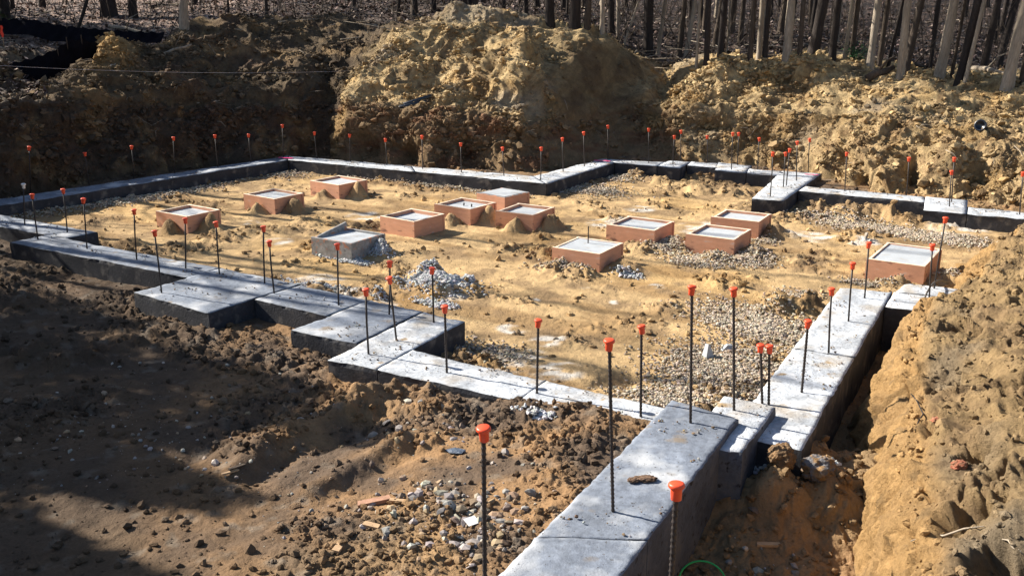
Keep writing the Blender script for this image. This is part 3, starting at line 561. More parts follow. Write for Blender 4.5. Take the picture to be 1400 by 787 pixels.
# clods on the bank and heaps
TT = T.ravel(); ok = np.flatnonzero((TT > .05) & (TT < 5) & (uu.ravel() > -60) & (uu.ravel() < 1480)); dens = np.clip(.7 * sstep(.50, .62, .5 + .5 * fbm(BV[ok], 1.1, 4, 97)) + .12, 0, 1) * (1 - .85 * np.exp(-((uu.ravel()[ok] - 815) / 75) ** 4)); ok = ok[rng.random(len(ok)) < dens]; i = rng.choice(ok, 62000)
q = BV[i] + rng.standard_normal((len(i), 3)) * .03; s_ = .018 + .024 * rng.random(len(i)) + .15 * rng.random(len(i)) ** 12; cc = BC[i] * (.6 + .5 * rng.random((len(i), 1)))
lumps('heap_clods', q, s_, cc, M_soil, sink=.3, flat=.75, jit=.5)
TR = Tr.ravel(); ok = np.flatnonzero((TR > 2.2) & (RV[:, 1] < 14.5)); i = rng.choice(ok, 15000); q = RV[i]; s_ = .008 + .065 * rng.random(len(i)) ** 7; cc = Cr.reshape(-1, 3)[i] * (.6 + .45 * rng.random((len(i), 1)))
lumps('bank_clods', q, s_ * (.6 + .05 * q[:, 1]), cc, M_soil, sink=.3, flat=.85)
# dead leaves and twigs on the forest floor
def leaves(name, n, vmask, cols, size):
    idx = rng.choice(np.flatnonzero(vmask), n); c = BV[idx] + rng.standard_normal((n, 3)) * np.array((.08, .12, .015)) + np.array((0, 0, .03))
    a = rng.random(n) * 6.28; tl = rng.standard_normal((n, 2)) * .5
    e1 = np.stack([np.cos(a), np.sin(a), tl[:, 0]], -1); e2 = np.stack([-np.sin(a), np.cos(a), tl[:, 1]], -1); s = size * (.6 + .8 * rng.random((n, 1)))
    v = np.stack([c - e1 * s, c - e2 * s * .6, c + e1 * s, c + e2 * s * .6], 1)
    f = np.arange(n * 4).reshape(n, 4); o = link(name, npmesh(name, v.reshape(-1, 3), f, np.repeat(cvar(cols, n, .3), 4, 0), False), M_leaf); tag(o, kind='stuff'); return o
vm = ((TT > 5.0) | ((TT > 2.6) & (uu.ravel() < 62))) & (YY.ravel() < 48) & (uu.ravel() > -60) & (uu.ravel() < 1480)
leaves('fallen_leaves', 26000, vm, [(.16, .11, .09), (.08, .055, .04), (.36, .28, .24), (.05, .035, .03)], .055)
# ------------------------------------------------------------------ concrete footing runs
DAMP_SHADE = {0, 1, 2, 3, 4, 8, 21, 22, 23}  # blue-grey tops: damp pour on raised block, tree shade painted into left runs
def block(q, z1, z0, seed, res=.05):
    q = [Vector((*c, 0)) for c in q]; w = (q[1] - q[0]).length; l = (q[2] - q[1]).length
    near = min(c.y for c in q); res = res * max(.6, near / 10)
    nx = max(4, int(w / res)); ny = max(4, int(l / res)); nz = 7
    def bil(a, b): return (q[0] * (1 - a) + q[1] * a) * (1 - b) + (q[3] * (1 - a) + q[2] * a) * b
    V = []; Fc = []; mi = []
    top = [[bil(a / nx, b / ny) for b in range(ny + 1)] for a in range(nx + 1)]
    for row in top:
        for p in row: V.append((p.x, p.y, z1))
    m = ny + 1
    for a in range(nx):
        for b in range(ny): Fc.append((a * m + b, (a + 1) * m + b, (a + 1) * m + b + 1, a * m + b + 1)); mi.append(0)
    per = [(a, 0) for a in range(nx)] + [(nx, b) for b in range(ny)] + [(a, ny) for a in range(nx, 0, -1)] + [(0, b) for b in range(ny, 0, -1)]
    base = len(V); L = len(per)
    for k in range(1, nz + 1):
        for a, b in per: V.append((top[a][b].x, top[a][b].y, z1 + (z0 - z1) * (k / nz) ** 1.3))
    ring = lambda k, i: (per[i % L][0] * m + per[i % L][1]) if k == 0 else base + (k - 1) * L + i % L
    for k in range(nz):
        for i_ in range(L): Fc.append((ring(k, i_ + 1), ring(k, i_), ring(k + 1, i_), ring(k + 1, i_ + 1))); mi.append(1)
    V = np.array(V); ctr = np.array([sum(c.x for c in q) / 4, sum(c.y for c in q) / 4, 0])
    pn = V * 1.0 + seed * 3.1
    n1 = fbm(pn, 2.2, 3, 300); n2_ = fbm(pn, 8, 3, 301)
    V[:, 2] += np.where(V[:, 2] > z1 - .02, .016 * n1 + .009 * n2_ + .004 * fbm(pn, 20, 2, 305), 0)
    # ragged arrises
    tx = np.zeros(len(V), bool)
    for a in range(nx + 1):
        for b in range(ny + 1):
            if a in (0, nx) or b in (0, ny): tx[a * m + b] = True
    other = np.full(len(V), -9.0)
    for k2, (_, q2, z2, _z) in enumerate(RUNS):
        if k2 != seed and abs(z2 - z1) < .05 and z2 < .2: 
            q2a = np.array(q2)
            if np.hypot(*(q2a.mean(0) - ctr[:2])) < 5: other = np.maximum(other, poly_sd(V[:, 0], V[:, 1], q2a))
    tx &= other < -.035
    inw = (ctr - V) * np.array((1, 1, 0)); inw /= np.linalg.norm(inw, axis=1, keepdims=True) + 1e-9
    V += np.where(tx[:, None], inw * (.004 + .03 * np.clip(n2_ + .5 * n1, -.2, 1))[:, None], 0); V[:, 2] -= np.where(tx, .006 + .03 * np.clip(n2_, 0, 1), 0)
    V[:, :2] += (V[:, 2:3] < z1 - .02) * .012 * np.stack([fbm(pn, 1.5, 2, 302), fbm(pn, 1.5, 2, 303)], -1)
    me = npmesh('footing_run', V, Fc, None, False); me.materials.append(M_concd if seed in DAMP_SHADE else M_conc); me.materials.append(M_sideb if z1 > .05 else M_side)
    me.polygons.foreach_set('material_index', mi); me.polygons.foreach_set('use_smooth', [x == 0 for x in mi]); return me
foot = empty('concrete_footing', (0, 14, 0)); tag(foot, 'long stepped pale concrete footing ring enclosing the whole pit floor', 'footing')
wall = empty('raised_footing', (.9, 5.5, -.5)); tag(wall, 'thick raised concrete footing block with dark side running to the bottom of the photo', 'footing')
low = empty('footing_block', (1.8, 7.3, -.5)); tag(low, 'short low concrete block tucked behind the end of the raised footing', 'footing')
for k, (nm, q, z1, z0) in enumerate(RUNS):
    par = {'raised': wall, 'low': low}.get(nm, foot); me = block(q, z1, z0, k)
    o = link('strip' if nm in ('strip',) else ('pad' if nm == 'pad' else 'block'), me, None, par); o.matrix_parent_inverse = Matrix.Translation(-par.location)
    if nm == 'low': o.name = 'block_top'
def on_conc(u, v, z=0): return P(u, v, z)
# pink layout paint on corners
for u, v, w, d_ in ((390, 215.5, .35, .10), (822, 219.5, .35, .08), (1108, 238.5, .25, .05)):
    p = P(u, v, .02); mb = MB(); k = 7
    pts = [(p.x + (a - .5) * w, p.y + (a - .5) * (-.3) * w + random.uniform(-.03, .03)) for a in [i / k for i in range(k + 1)]]
    vs = []
    for x, y in pts: vs += [(x, y - d_ / 2, p.z), (x + .03, y + d_ / 2, p.z)]
    mb.add(vs, [(2 * i, 2 * i + 2, 2 * i + 3, 2 * i + 1) for i in range(k)]); o = mb.build('paint_mark', M_pink, foot); o.matrix_parent_inverse = Matrix.Translation(-foot.location)
# ------------------------------------------------------------------ formed pads
BL = ['red board form full of concrete, farthest left of all, backed by the far footing',
      'red board form with dirt piles between the leftmost and the farthest left forms',
      'leftmost red board form, with a dirt pile against each visible side',
      'grey stained board form with one raised wedge board on its rim',
      'red board form with clean unburied sides, left of the centre of the pit',
      'red board form behind the clean centre one, dirt piles at its front corner',
      'red board form filled level to its rim, by the inner corner of the far footing',
      'red board form with a dark crumbly dirt pile at its front, centre of the pit',
      'red board form with a bare steel stub standing in its concrete',
      'red board form left of the gravel heaps, between the stub form and the right pair',
      'red board form sitting on a gravel heap, front one of the right pair',
      'red board form behind the gravel heap one, rear one of the right pair',
      'largest red board form, near the right footing strip and bank']
for i, (f, a, w, d, X, Yv) in enumerate(BW):
    hgt = .31; t = .038; z0 = .02 - hgt; c = f - X * w / 2 + Yv * d / 2
    e = empty('concrete_form', (c.x, c.y, z0), a); tag(e, BL[i], 'concrete form', 'board forms for the column pads')
    bmat = M_gboard if i == 3 else M_board
    def board(cx, cy, sx, sy, zt0=hgt, zt1=hgt, ext=0):
        mb = MB(); x0, x1, y0, y1 = cx - sx / 2, cx + sx / 2, cy - sy / 2, cy + sy / 2
        if sx > sy: t00 = (x0, zt0); hs = [zt0, zt1, zt1, zt0]
        else: hs = [zt0, zt0, zt1, zt1]
        cs_ = [(x0, y0), (x1, y0), (x1, y1), (x0, y1)]; b_ = .004
        v = [(x, y, 0) for x, y in cs_] + [(x, y, h_ - b_) for (x, y), h_ in zip(cs_, hs)]
        ins = [(x0 + b_, y0 + b_), (x1 - b_, y0 + b_), (x1 - b_, y1 - b_), (x0 + b_, y1 - b_)]; v += [(x, y, h_) for (x, y), h_ in zip(ins, hs)]
        fs = [(0, 3, 2, 1)] + [(k, (k + 1) % 4, 4 + (k + 1) % 4, 4 + k) for k in range(4)] + [(4 + k, 4 + (k + 1) % 4, 8 + (k + 1) % 4, 8 + k) for k in range(4)] + [(8, 9, 10, 11)]
        mb.add(v, fs); o = mb.build('form_board', [bmat, M_gboard if i in (3, 6) else M_rim], e)
        for p_ in o.data.polygons:
            if p_.index >= 5: p_.material_index = 1
        return o
    oh = .035 if i % 2 else .02; g = .0015
    board(-oh / 2 + 0, -d / 2 + t / 2, w + oh, t)                                  # front
    board(0, d / 2 - t / 2, w + oh, t)
    if i == 3: board(-w / 2 + t / 2, 0, t, d - 2 * t - 2 * g, hgt - .004, hgt + .1)
    else: board(-w / 2 + t / 2, 0, t, d - 2 * t - 2 * g, hgt - .002, hgt - .002)
    board(w / 2 - t / 2, 0, t, d - 2 * t - 2 * g, hgt - .002, hgt - .002)
    full = i in (6,); zc = hgt + .004 if full else hgt - (.045, .04, .05, .03, .06, .05, 0, .05, .012, .04, .04, .045, .02)[i]
    nx = 14; ww, dd = (w - 2 * t - .003, d - 2 * t - .003); V = np.zeros(((nx + 1) ** 2, 3)); k = 0
    gx_, gy_ = np.meshgrid(np.linspace(-ww / 2, ww / 2, nx + 1), np.linspace(-dd / 2, dd / 2, nx + 1), indexing='ij'); pz = np.stack([gx_ + i * 7, gy_, gx_ * 0], -1)
    gz = zc + .005 * fbm(pz, 6, 3, 400); V = np.stack([gx_, gy_, gz], -1).reshape(-1, 3)
    mm = link('concrete_fill', npmesh('concrete_fill', V, gridfaces(nx + 1, nx + 1)), M_fill, e)
    if i == 8:
        mb = MB(); q0 = P(804, 333, .0); q1 = D(805, 306, q0.y); mb.tube([e.matrix_world.inverted() @ v for v in (q0, q1)], .008, 8)
        bpy.context.view_layer.update(); mw = e.matrix_world.inverted(); mb = MB(); mb.tube([mw @ q0, mw @ (q0 + Vector((.0, 0, .26)))], .009, 8); mb.build('rebar_stub', M_steel, e)
    if i in (5,):
        for dx in (-.05, .12):
            mb = MB(); mb.tube([(dx, 0, zc - .02), (dx + .01, 0, zc + .05)], .012, 6); mb.build('anchor_bolt', M_steel, e)
# ------------------------------------------------------------------ capped rebars
SUN_AZ = math.radians(148)
def rebar_pts(b, t, ribs):
    return b, t
def make_rebar(bu, bv, tu, tv, z, label, group, capmat=M_cap, base=None, top=None, visible_cap=True):
    b = base or P(bu, bv, z); t = top or D(tu, tv, b.y)
    e = empty('capped_rebar', b); tag(e, label, 'rebar', group); ax = t - b; L_ = ax.length; r = .0105
    q = ax.to_track_quat('Z', 'Y').to_matrix().to_4x4()
    mb = MB(); near = b.y < 9
    if near:
        prof = [(r, -.08)]; zz = 0
        while zz < L_ - .02: prof += [(r, zz), (r * 1.28, zz + .006), (r * 1.28, zz + .010), (r, zz + .016)]; zz += .03
        prof += [(r, L_ - .02)]; mb.lathe(prof, 10, q)
    else:
        bow = Vector((random.uniform(-.006, .006), random.uniform(-.006, .006), 0))
        mb.tube([q @ Vector((0, 0, -.08)), q @ Vector((0, 0, L_ * .5)) + bow, q @ Vector((0, 0, L_ - .02))], r, 8)
    mb.build('steel_bar', M_steel, e, True)
    R = .036; mb = MB(); tl = Matrix.Rotation(random.uniform(-.12, .12), 4, 'X') @ Matrix.Rotation(random.uniform(-.12, .12), 4, 'Y')
    prof = [(.0, -.055), (.021, -.055), (.023, -.053), (.0255, -.004), (.026, 0), (R - .002, .002), (R, .006), (R, .014), (R - .003, .019), (R - .010, .0225), (.0, .024)]
    mb.lathe(prof[1:-1], 20, Matrix.Translation(ax) @ q @ tl @ Matrix.Translation((0, 0, -.01))); mb.build('safety_cap', capmat, e, True)
    return e
ORD = ['first', 'second', 'third', 'fourth', 'fifth', 'sixth', 'seventh', 'eighth', 'ninth', 'tenth', 'eleventh', 'twelfth']
RBR = [
 ('the raised footing block', 'from its far end', .15, [(944, 577, 946, 392), (838, 698, 833, 466)]),
 ('the right strip', 'from its near end', 0, [(1042, 551, 1040, 472), (1051, 552, 1052, 473), (1096, 536, 1105, 439), (1133, 482, 1137, 395), (1160, 439, 1166, 360), (1182, 407, 1188, 332)]),
 ('the near strip right of the stepped pads', 'from the left', 0, [(611, 510, 608, 419), (734, 538, 736, 438), (876, 569, 877, 446)]),
 ('the stepped pad left of the near strip', 'from the left', 0, [(463, 417, 461, 334), (504, 484, 500, 396), (532, 430, 533, 358), (542, 465, 532, 380), (593, 440, 591, 367)]),
 ('the big square left pad', 'from the left', 0, [(221, 401, 211, 316), (300, 375, 295, 304), (362, 388, 360, 310), (375, 401, 368, 330)]),
 ('the left strip before the square pad', 'from the left', 0, [(52, 327, 44, 266), (92, 318, 86, 259), (119, 340, 114, 272), (187, 355, 183, 287), (254, 367, 253, 299)]),
 ('the shaded far left strip', 'from the near end', 0, [(42, 262, 40, 201), (122, 253, 116, 209), (183, 244, 180, 200), (239, 237, 237, 188), (298, 229, 294, 185), (343, 222, 340, 184), (388, 216, 386, 171)]),
 ('the far strip below the tallest heap', 'from the left', 0, [(433, 217, 430, 181), (479, 221, 478, 184), (529, 226, 527, 190), (578, 231, 577, 186), (631, 236, 630, 196), (689, 241, 687, 202)]),
 ('the far strip at the inner corner', 'from the left', 0, [(739, 246, 740, 202), (770, 235, 769, 189), (799, 228, 798, 181), (831, 218, 831, 172)]),
 ('the jogged far footing below the dark heap face', 'from the left', 0, [(887, 223, 887, 176), (920, 225, 922, 186), (930, 220, 931, 179), (967, 223, 967, 186), (1000, 232, 1002, 182), (1008, 226, 1010, 182), (1036, 232, 1038, 189)]),
 ('the short arm jutting from the far footing', 'from the left', 0, [(1053, 269, 1057, 209), (1071, 256, 1074, 209), (1075, 254, 1080, 204), (1089, 247, 1090, 194), (1105, 235, 1107, 190)]),
 ('the far right strip', 'from the left', 0, [(1155, 261, 1158, 209), (1239, 267, 1243, 216), (1298, 283, 1301, 234), (1301, 276, 1305, 216), (1394, 293, 1399, 236)]),
 ('the right cross strip by the bank', 'from the left', 0, [(1270, 414, 1275, 335), (1277, 395, 1293, 298)]),
]
for run, ref, z, lst in RBR:
    lst2 = lst
    for k, (bu, bv, tu, tv) in enumerate(lst2):
        make_rebar(bu, bv, tu, tv, z, f'capped rebar on {run}, {ORD[k]} {ref}', 'capped rebars standing in the footing')
make_rebar(0, 0, 0, 0, 0, 'rebar with a pale whitish cap at the left edge of the left strip', 'capped rebars standing in the footing', M_capw, base=P(34, 307, 0), top=D(32, 252, P(34, 307, 0).y))
make_rebar(0, 0, 0, 0, .0, 'tall ribbed rebar with orange cap at the near end of the raised footing, lower centre', 'capped rebars standing in the footing', base=Vector((-.135, 4.2, .15)), top=D(661, 586, 4.2) + Vector((0, 0, 0)))
make_rebar(0, 0, 0, 0, .0, 'ribbed rebar with orange cap nearest the camera, against the dark side of the raised footing', 'capped rebars standing in the footing', base=Vector((.69, 3.68, .10)), top=D(925, 663, 3.66))
b_ = P(1003.5, 561, .09); make_rebar(0, 0, 0, 0, .09, 'tall rebar with orange cap on the low block behind the raised footing', 'capped rebars standing in the footing', base=b_, top=D(1003, 395, b_.y))
# crumbs of soil dropped on the concrete, roots sticking out of the heaps
pp = []
for k2, (_, q2, z2, _z) in enumerate(RUNS):
    q2 = np.array(q2); n_c = int(90 * np.linalg.norm(np.cross(q2[1] - q2[0], q2[2] - q2[0])))
    for _ in range(max(2, n_c // 14)):
        a_, b_ = rng.random(2); c_ = (q2[0] * (1 - a_) + q2[1] * a_) * (1 - b_) + (q2[3] * (1 - a_) + q2[2] * a_) * b_
        r_ = c_ + rng.standard_normal((14, 2)) * .09; r_ = r_[poly_sd(r_[:, 0], r_[:, 1], q2) > .03]; pp.append(np.column_stack([r_, np.full(len(r_), z2 + .006)]))
pp = np.concatenate(pp); lumps('soil_crumbs', pp, .006 + .022 * rng.random(len(pp)) ** 3, cvar([(.16, .11, .07), (.25, .18, .11), (.12, .09, .07), (.33, .33, .33)], len(pp), .2), M_stone, sink=.15)
mb = MB(); rd = random.Random(11)
for k in range(170):
    i_ = rd.randrange(len(BV)); 
    if not (.8 < TT[i_] < 4.6 and -40 < uu.ravel()[i_] < 1440): continue
    p = Vector(BV[i_]); L_ = rd.uniform(.1, .55); dv = Vector((rd.gauss(0, 1), rd.uniform(-1, -.1), rd.gauss(-.1, .4))).normalized(); r = rd.uniform(.003, .010)
    mb.tube([p - dv * .05, p + dv * L_ * .5 + Vector((0, 0, rd.gauss(0, .03))), p + dv * L_ + Vector((rd.gauss(0, .06), 0, rd.gauss(-.05, .06)))], [r, r * .8, r * .4], 5)
tag(mb.build('roots', M_bark[1], None, True), kind='stuff')
# ------------------------------------------------------------------ trees
def make_tree(name, bark, r0, ht, seed, crown=True):
    rd = random.Random(seed); e = empty(name, (0, 0, 0)); n = 40; pts = []; rad = []; ph = rd.random() * 6
    for i in range(n + 1):
        t = i / n; z = ht * t ** 1.25 - .3
        pts.append(Vector((.10 * math.sin(t * 5 + ph) * t * 2, .10 * math.cos(t * 4 + ph) * t * 2, z)))
        rad.append(r0 * (1 - .75 * t) * (1 + .25 * math.exp(-max(0, z) / .15)) * (1 + .05 * math.sin(i * 1.7 + ph)))
    mb = MB(); mb.tube(pts, rad, 14); me = mb.mesh('trunk', True)
    V = np.zeros(len(me.vertices) * 3); me.vertices.foreach_get('co', V); V = V.reshape(-1, 3); ctr = V.copy()
    nn = fbm(V * np.array((1, 1, .3)) + seed, 5, 3, 500); V[:, :2] *= (1 + .12 * nn[:, None] * (np.hypot(V[:, 0], V[:, 1])[:, None] < 1)); me.vertices.foreach_set('co', V.ravel()); me.update()
    link('trunk', me, bark, e)
    if crown:
        mb = MB()
        for k in range(20):
            t = rd.uniform(.28, .97); i = int(t * n); p = pts[i]; a = rd.random() * 6.28; L_ = (1.15 - t) * ht * .36; up = rd.uniform(.3, 1.0)
            dvec = Vector((math.cos(a), math.sin(a), up)).normalized(); q = [p]; 
            for s_ in range(5):
                dvec = (dvec + Vector((rd.uniform(-.3, .3), rd.uniform(-.3, .3), rd.uniform(-.1, .35)))).normalized(); q.append(q[-1] + dvec * L_ / 5)
            rb = rad[i] * .27; mb.tube(q, [rb * (1 - .17 * j) for j in range(6)], 5)
            for m_ in range(6):
                j = rd.randint(1, 4); d2 = (dvec + Vector((rd.uniform(-1, 1), rd.uniform(-1, 1), rd.uniform(-.2, .8)))).normalized(); l2 = L_ * rd.uniform(.25, .5)
                a1 = q[j] + d2 * l2 * .5; a2 = a1 + (d2 + Vector((rd.uniform(-.4, .4), rd.uniform(-.4, .4), .2))).normalized() * l2 * .5
                mb.tube([q[j], a1, a2], [rb * .35, rb * .22, rb * .1], 4, False)
                for w_ in range(4):
                    d3 = (d2 + Vector((rd.uniform(-1, 1), rd.uniform(-1, 1), rd.uniform(-.4, .8)))).normalized(); s0 = a1.lerp(a2, rd.random()); mb.tube([s0, s0 + d3 * l2 * .4], [rb * .12, rb * .04], 3, False)
        mb.build('crown', bark, e, True)
    return e
def copy_tree(o):
    c = o.copy(); COL.objects.link(c)
    for ch in o.children:
        d = ch.copy(); COL.objects.link(d); d.parent = c
    return c
PT = [make_tree('bare_tree', M_bark[k % 3], .15, 14 + k, 10 + k) for k in range(6)]; used = set()
def tree(k, loc, scale, lean=(0, 0), rz=0, label='', group=None, th=1.):
    o = PT[k] if k not in used else copy_tree(PT[k]); used.add(k)
    o.location = loc; o.scale = (scale * th, scale * th, max(.75, min(1.15, scale))); o.rotation_euler = (lean[1], lean[0], rz); tag(o, label, 'tree', group); return o
# foreground woods: base u, v, width px at base, lean (top shift right +), bark, Y, words
TR_ = [(1076, 82, 15, 0, 1, 25.4, 'pale straight tree trunk behind the right ridge, left of the thick leaning one'), (1093, 76, 8, .01, 0, 26.5, 'slim dark tree just right of the pale straight trunk'),
 (1112, 72, 18, .13, 2, 26, 'thick trunk leaning right, at the peak of the right ridge'), (1137, 80, 13, .0, 2, 25.8, 'dark upright tree right of the thick leaning trunk'),
 (1155, 78, 7, .05, 1, 26.5, 'thin pale tree left of the short dark one'), (1164, 78, 9, .03, 0, 26, 'brown tree beside the thin pale one, above the ridge saddle'),
 (1189, 90, 13, .02, 1, 25, 'bright sunlit trunk just right of the small green shrub'), (1201, 88, 9, .04, 0, 25.6, 'dim trunk touching the bright sunlit one on its right'),
 (1213, 94, 6, .12, 2, 25.2, 'thin black sapling leaning right over a fallen log'), (1231, 104, 13, -.02, 1, 24.7, 'tall bright trunk of the pair that parts like a V'),
 (1236, 100, 13, .13, 0, 25.1, 'right trunk of the V pair, leaning right'), (1271, 92, 7, .02, 2, 27, 'slim dark trunk midway in the gap of the right woods'),
 (1283, 104, 17, .06, 1, 24.5, 'broad sunlit trunk with smooth pale bark right of the woods gap'), (1300, 106, 6, .05, 0, 25, 'thin stem right against the broad sunlit trunk'),
 (1310, 112, 14, .08, 2, 24.6, 'dark trunk leaning right between two paler ones'), (1319, 110, 7, .12, 1, 24.8, 'pale thin trunk leaning right across its dark neighbour'),
 (1343, 96, 12, .07, 2, 27.2, 'crooked dark trunk in the right woods with a stub at its foot'), (1364, 88, 13, .16, 2, 28, 'dark trunk leaning strongly right near the right edge'),
 (1377, 118, 19, .10, 1, 24.1, 'large pale trunk closest to the right edge, standing lowest'), (1400, 112, 16, .04, 0, 24.5, 'trunk cut by the right edge of the photo'),
 (886, 74, 17, -.01, 2, 27.8, 'dark twin like trunk at the right end of the tallest heap'), (898, 76, 7, .1, 1, 27.8, 'thin pale stem leaning right of the dark trunk beside the heap'),
 (927, 82, 10, .07, 0, 27.5, 'grey trunk leaning right above the dip between heap and ridge'), (936, 82, 8, .12, 1, 27.3, 'slanting thin trunk beside the dip between heap and ridge'),
 (952, 92, 5, .0, 1, 26.2, 'very slim bright pole like tree at the foot of the right ridge'), (966, 88, 10, -.01, 2, 26.6, 'dark straight trunk right of the slim bright pole'),
 (985, 76, 11, .02, 2, 27.5, 'dark trunk at the left shoulder of the right ridge'), (994, 70, 4, .0, 1, 27.8, 'thin straight bright stem at the left shoulder of the right ridge'),
 (1025, 80, 9, .02, 0, 27, 'mid brown trunk left of the tall sunlit one on the ridge'), (1037, 80, 9, -.01, 1, 26.6, 'sunlit trunk on the ridge, half of a light and dark pair'), (1045, 82, 9, .0, 2, 26.9, 'dark trunk forming a pair with a sunlit one on the ridge'),
 (752, 32, 16, .0, 2, 29, 'dark trunk just behind the crest of the tallest heap'), (785, 38, 18, .0, 2, 28.8, 'widest dark trunk rising over the flat top of the tallest heap'), (803, 40, 11, .0, 0, 29.3, 'trunk close right of the widest dark one over the heap'),
 (823, 44, 8, .0, 1, 29, 'pale edged trunk over the right part of the heap top'), (845, 52, 6, -.02, 1, 29.2, 'slender pale trunk near where the heap starts to fall'), (852, 60, 4, .3, 1, 28.4, 'thin sapling leaning far right over the falling heap edge'),
 (719, 22, 8, .0, 2, 30, 'narrow dark trunk left of the heap crest gap'), (634, 12, 14, .0, 2, 30, 'dark trunk right behind the peak of the tallest heap'), (650, 12, 9, .02, 0, 31, 'brown trunk close right of the peak of the tallest heap'), (689, 16, 7, .0, 2, 31, 'thin trunk between the two crests of the tallest heap'),
 (593, 14, 8, .0, 2, 31, 'trunk behind the left shoulder of the tallest heap'), (567, 18, 12, .0, 0, 31, 'grey trunk above the left shoulder of the tallest heap'), (545, 20, 7, .0, 2, 31.5, 'narrow trunk left of the grey shoulder one'),
 (251, 38, 15, .05, 1, 27.8, 'grey trunk at the crest of the dark left heap'), (150, 22, 26, .0, 2, 30, 'massive dark trunk in the upper left woods'), (183, 24, 14, -.05, 2, 30.5, 'dark trunk right of the massive one in the upper left woods'),
 (8, 28, 15, .02, 2, 30.5, 'dark trunk at the upper left corner'), (101, 50, 6, .42, 2, 26.3, 'thin bare tree leaning hard right over the black fabric fence'), (365, 22, 6, .0, 2, 31, 'small dark trunk behind the dark left heap'), (313, 24, 4, .0, 2, 31, 'thin sapling behind the crest of the dark left heap'), (484, 8, 7, .02, 2, 34, 'distant trunk above the gap between the two big heaps')]
for k, (u, v, w, ln, bk, Y, lab) in enumerate(TR_):
    q = hit(u, min(v + 1, 119)); 
    if abs(q.y - Y) > 3.5: z = down(D(u, v, Y).x, Y); q = Vector((D(u, v, Y).x, Y, z))
    dia = w / F * (q.y * CT) * .88; s = dia / .30
    vi = [0, 3, 1, 4, 2, 5]; kk = {0: (0, 3), 1: (1, 4), 2: (2, 5)}[bk][k % 2]
    th = 1.0; o = tree(kk, (q.x, q.y, q.z - .1), s, (ln, 0), random.random() * 6.28, lab, 'trees at the edge of the woods')
    o.rotation_euler = (Matrix.Rotation(ln, 4, 'Y') @ Matrix.Rotation(random.uniform(-.02, .02), 4, 'X') @ Matrix.Rotation(random.random() * 6.28, 4, 'Z')).to_euler()
cnt = 0; spots = []
while cnt < 215:
    u = random.uniform(-80, 1480); Y = 31 + 44 * random.random() ** 1.2
    if u < 520 and random.random() < .55: continue
    if u < 420 and Y < 34: continue
    x = D(u, 40, Y).x; z = down(x, Y)
    if any(abs(x - a) < .35 and abs(Y - b) < .8 for a, b in spots): continue
    spots.append((x, Y)); kk = random.choice([2, 5, 0, 3, 2, 5, 2, 5, 1]); s = random.uniform(.16, .8)
    o = tree(kk, (x, Y, z - .1), s, (random.gauss(0, .04), 0), 0, 'one of many slender trunks standing deep in the woods', 'trees deep in the woods')
    o.rotation_euler = (random.gauss(0, .03), random.gauss(0.02, .06), random.random() * 6.28); cnt += 1
for k, (x, nn_) in enumerate([(-14, 11.8), (-16, 15.4), (-14.5, 9.3), (-12.5, 8.3), (-13.5, 7.6), (-16.5, 12.9), (-12.8, 8.9)]):
    y = (nn_ + .484 * -x) / .875; o = tree(k % 6, (x, y, 1.3), [1., .85, 1.05, 1.1, .95][k % 5], (0, 0), 0, 'bare tree on the upper land left of the pit, outside the photo', 'bare trees left of the pit'); o.rotation_euler = (random.gauss(0, .03), random.gauss(0, .04), random.random() * 6.28); o.scale.z *= .62 if nn_ < 10 else 1; o.scale.x *= .8; o.scale.y *= .8
# underbrush: thin stems and twigs through the woods
mb = MB(); rd = random.Random(4)
for k in range(700):
    u = rd.uniform(-40, 1440); Y = rd.uniform(27.5, 44) if u > 520 else rd.uniform(28.5, 44)
    if u > 900: Y = rd.uniform(25.5, 42)
    x = D(u, 40, Y).x; z = down(x, Y); p = Vector((x, Y, z)); dv = Vector((rd.gauss(0, .3), rd.gauss(0, .2), 1)).normalized(); L_ = rd.uniform(.6, 2.6); r = rd.uniform(.004, .016)
    q = [p, p + dv * L_ * .5, p + dv * L_ * .5 + (dv + Vector((rd.gauss(0, .3), 0, 0))).normalized() * L_ * .5]; mb.tube(q, [r, r * .7, r * .3], 4, False)
    for j in range(4):
        s0 = q[0].lerp(q[1], rd.random()) if j < 2 else q[1].lerp(q[2], rd.random()); d3 = (dv * .6 + Vector((rd.gauss(0, .8), rd.gauss(0, .5), rd.gauss(.2, .4)))).normalized(); mb.tube([s0, s0 + d3 * L_ * .35], [r * .5, r * .2], 3, False)
tag(mb.build('underbrush', M_bark[0], None, True), kind='stuff')
mb = MB()
for k in range(420):
    u = rd.uniform(-40, 1440); Y = rd.uniform(26, 40); 
    if u < 200: Y = rd.uniform(23.5, 34)
    x = D(u, 40, Y).x; z = down(x, Y) + .03; a = rd.random() * 3.14; L_ = rd.uniform(.3, 1.6); r = rd.uniform(.006, .022); dv = Vector((math.cos(a), math.sin(a), rd.gauss(0.05, .08)))
    mb.tube([Vector((x, Y, z)), Vector((x, Y, z)) + dv * L_ * .5 + Vector((0, 0, rd.uniform(0, .05))), Vector((x, Y, z)) + dv * L_], [r, r * .8, r * .4], 5)
tag(mb.build('fallen_twigs', M_bark[1], None, True), kind='stuff')
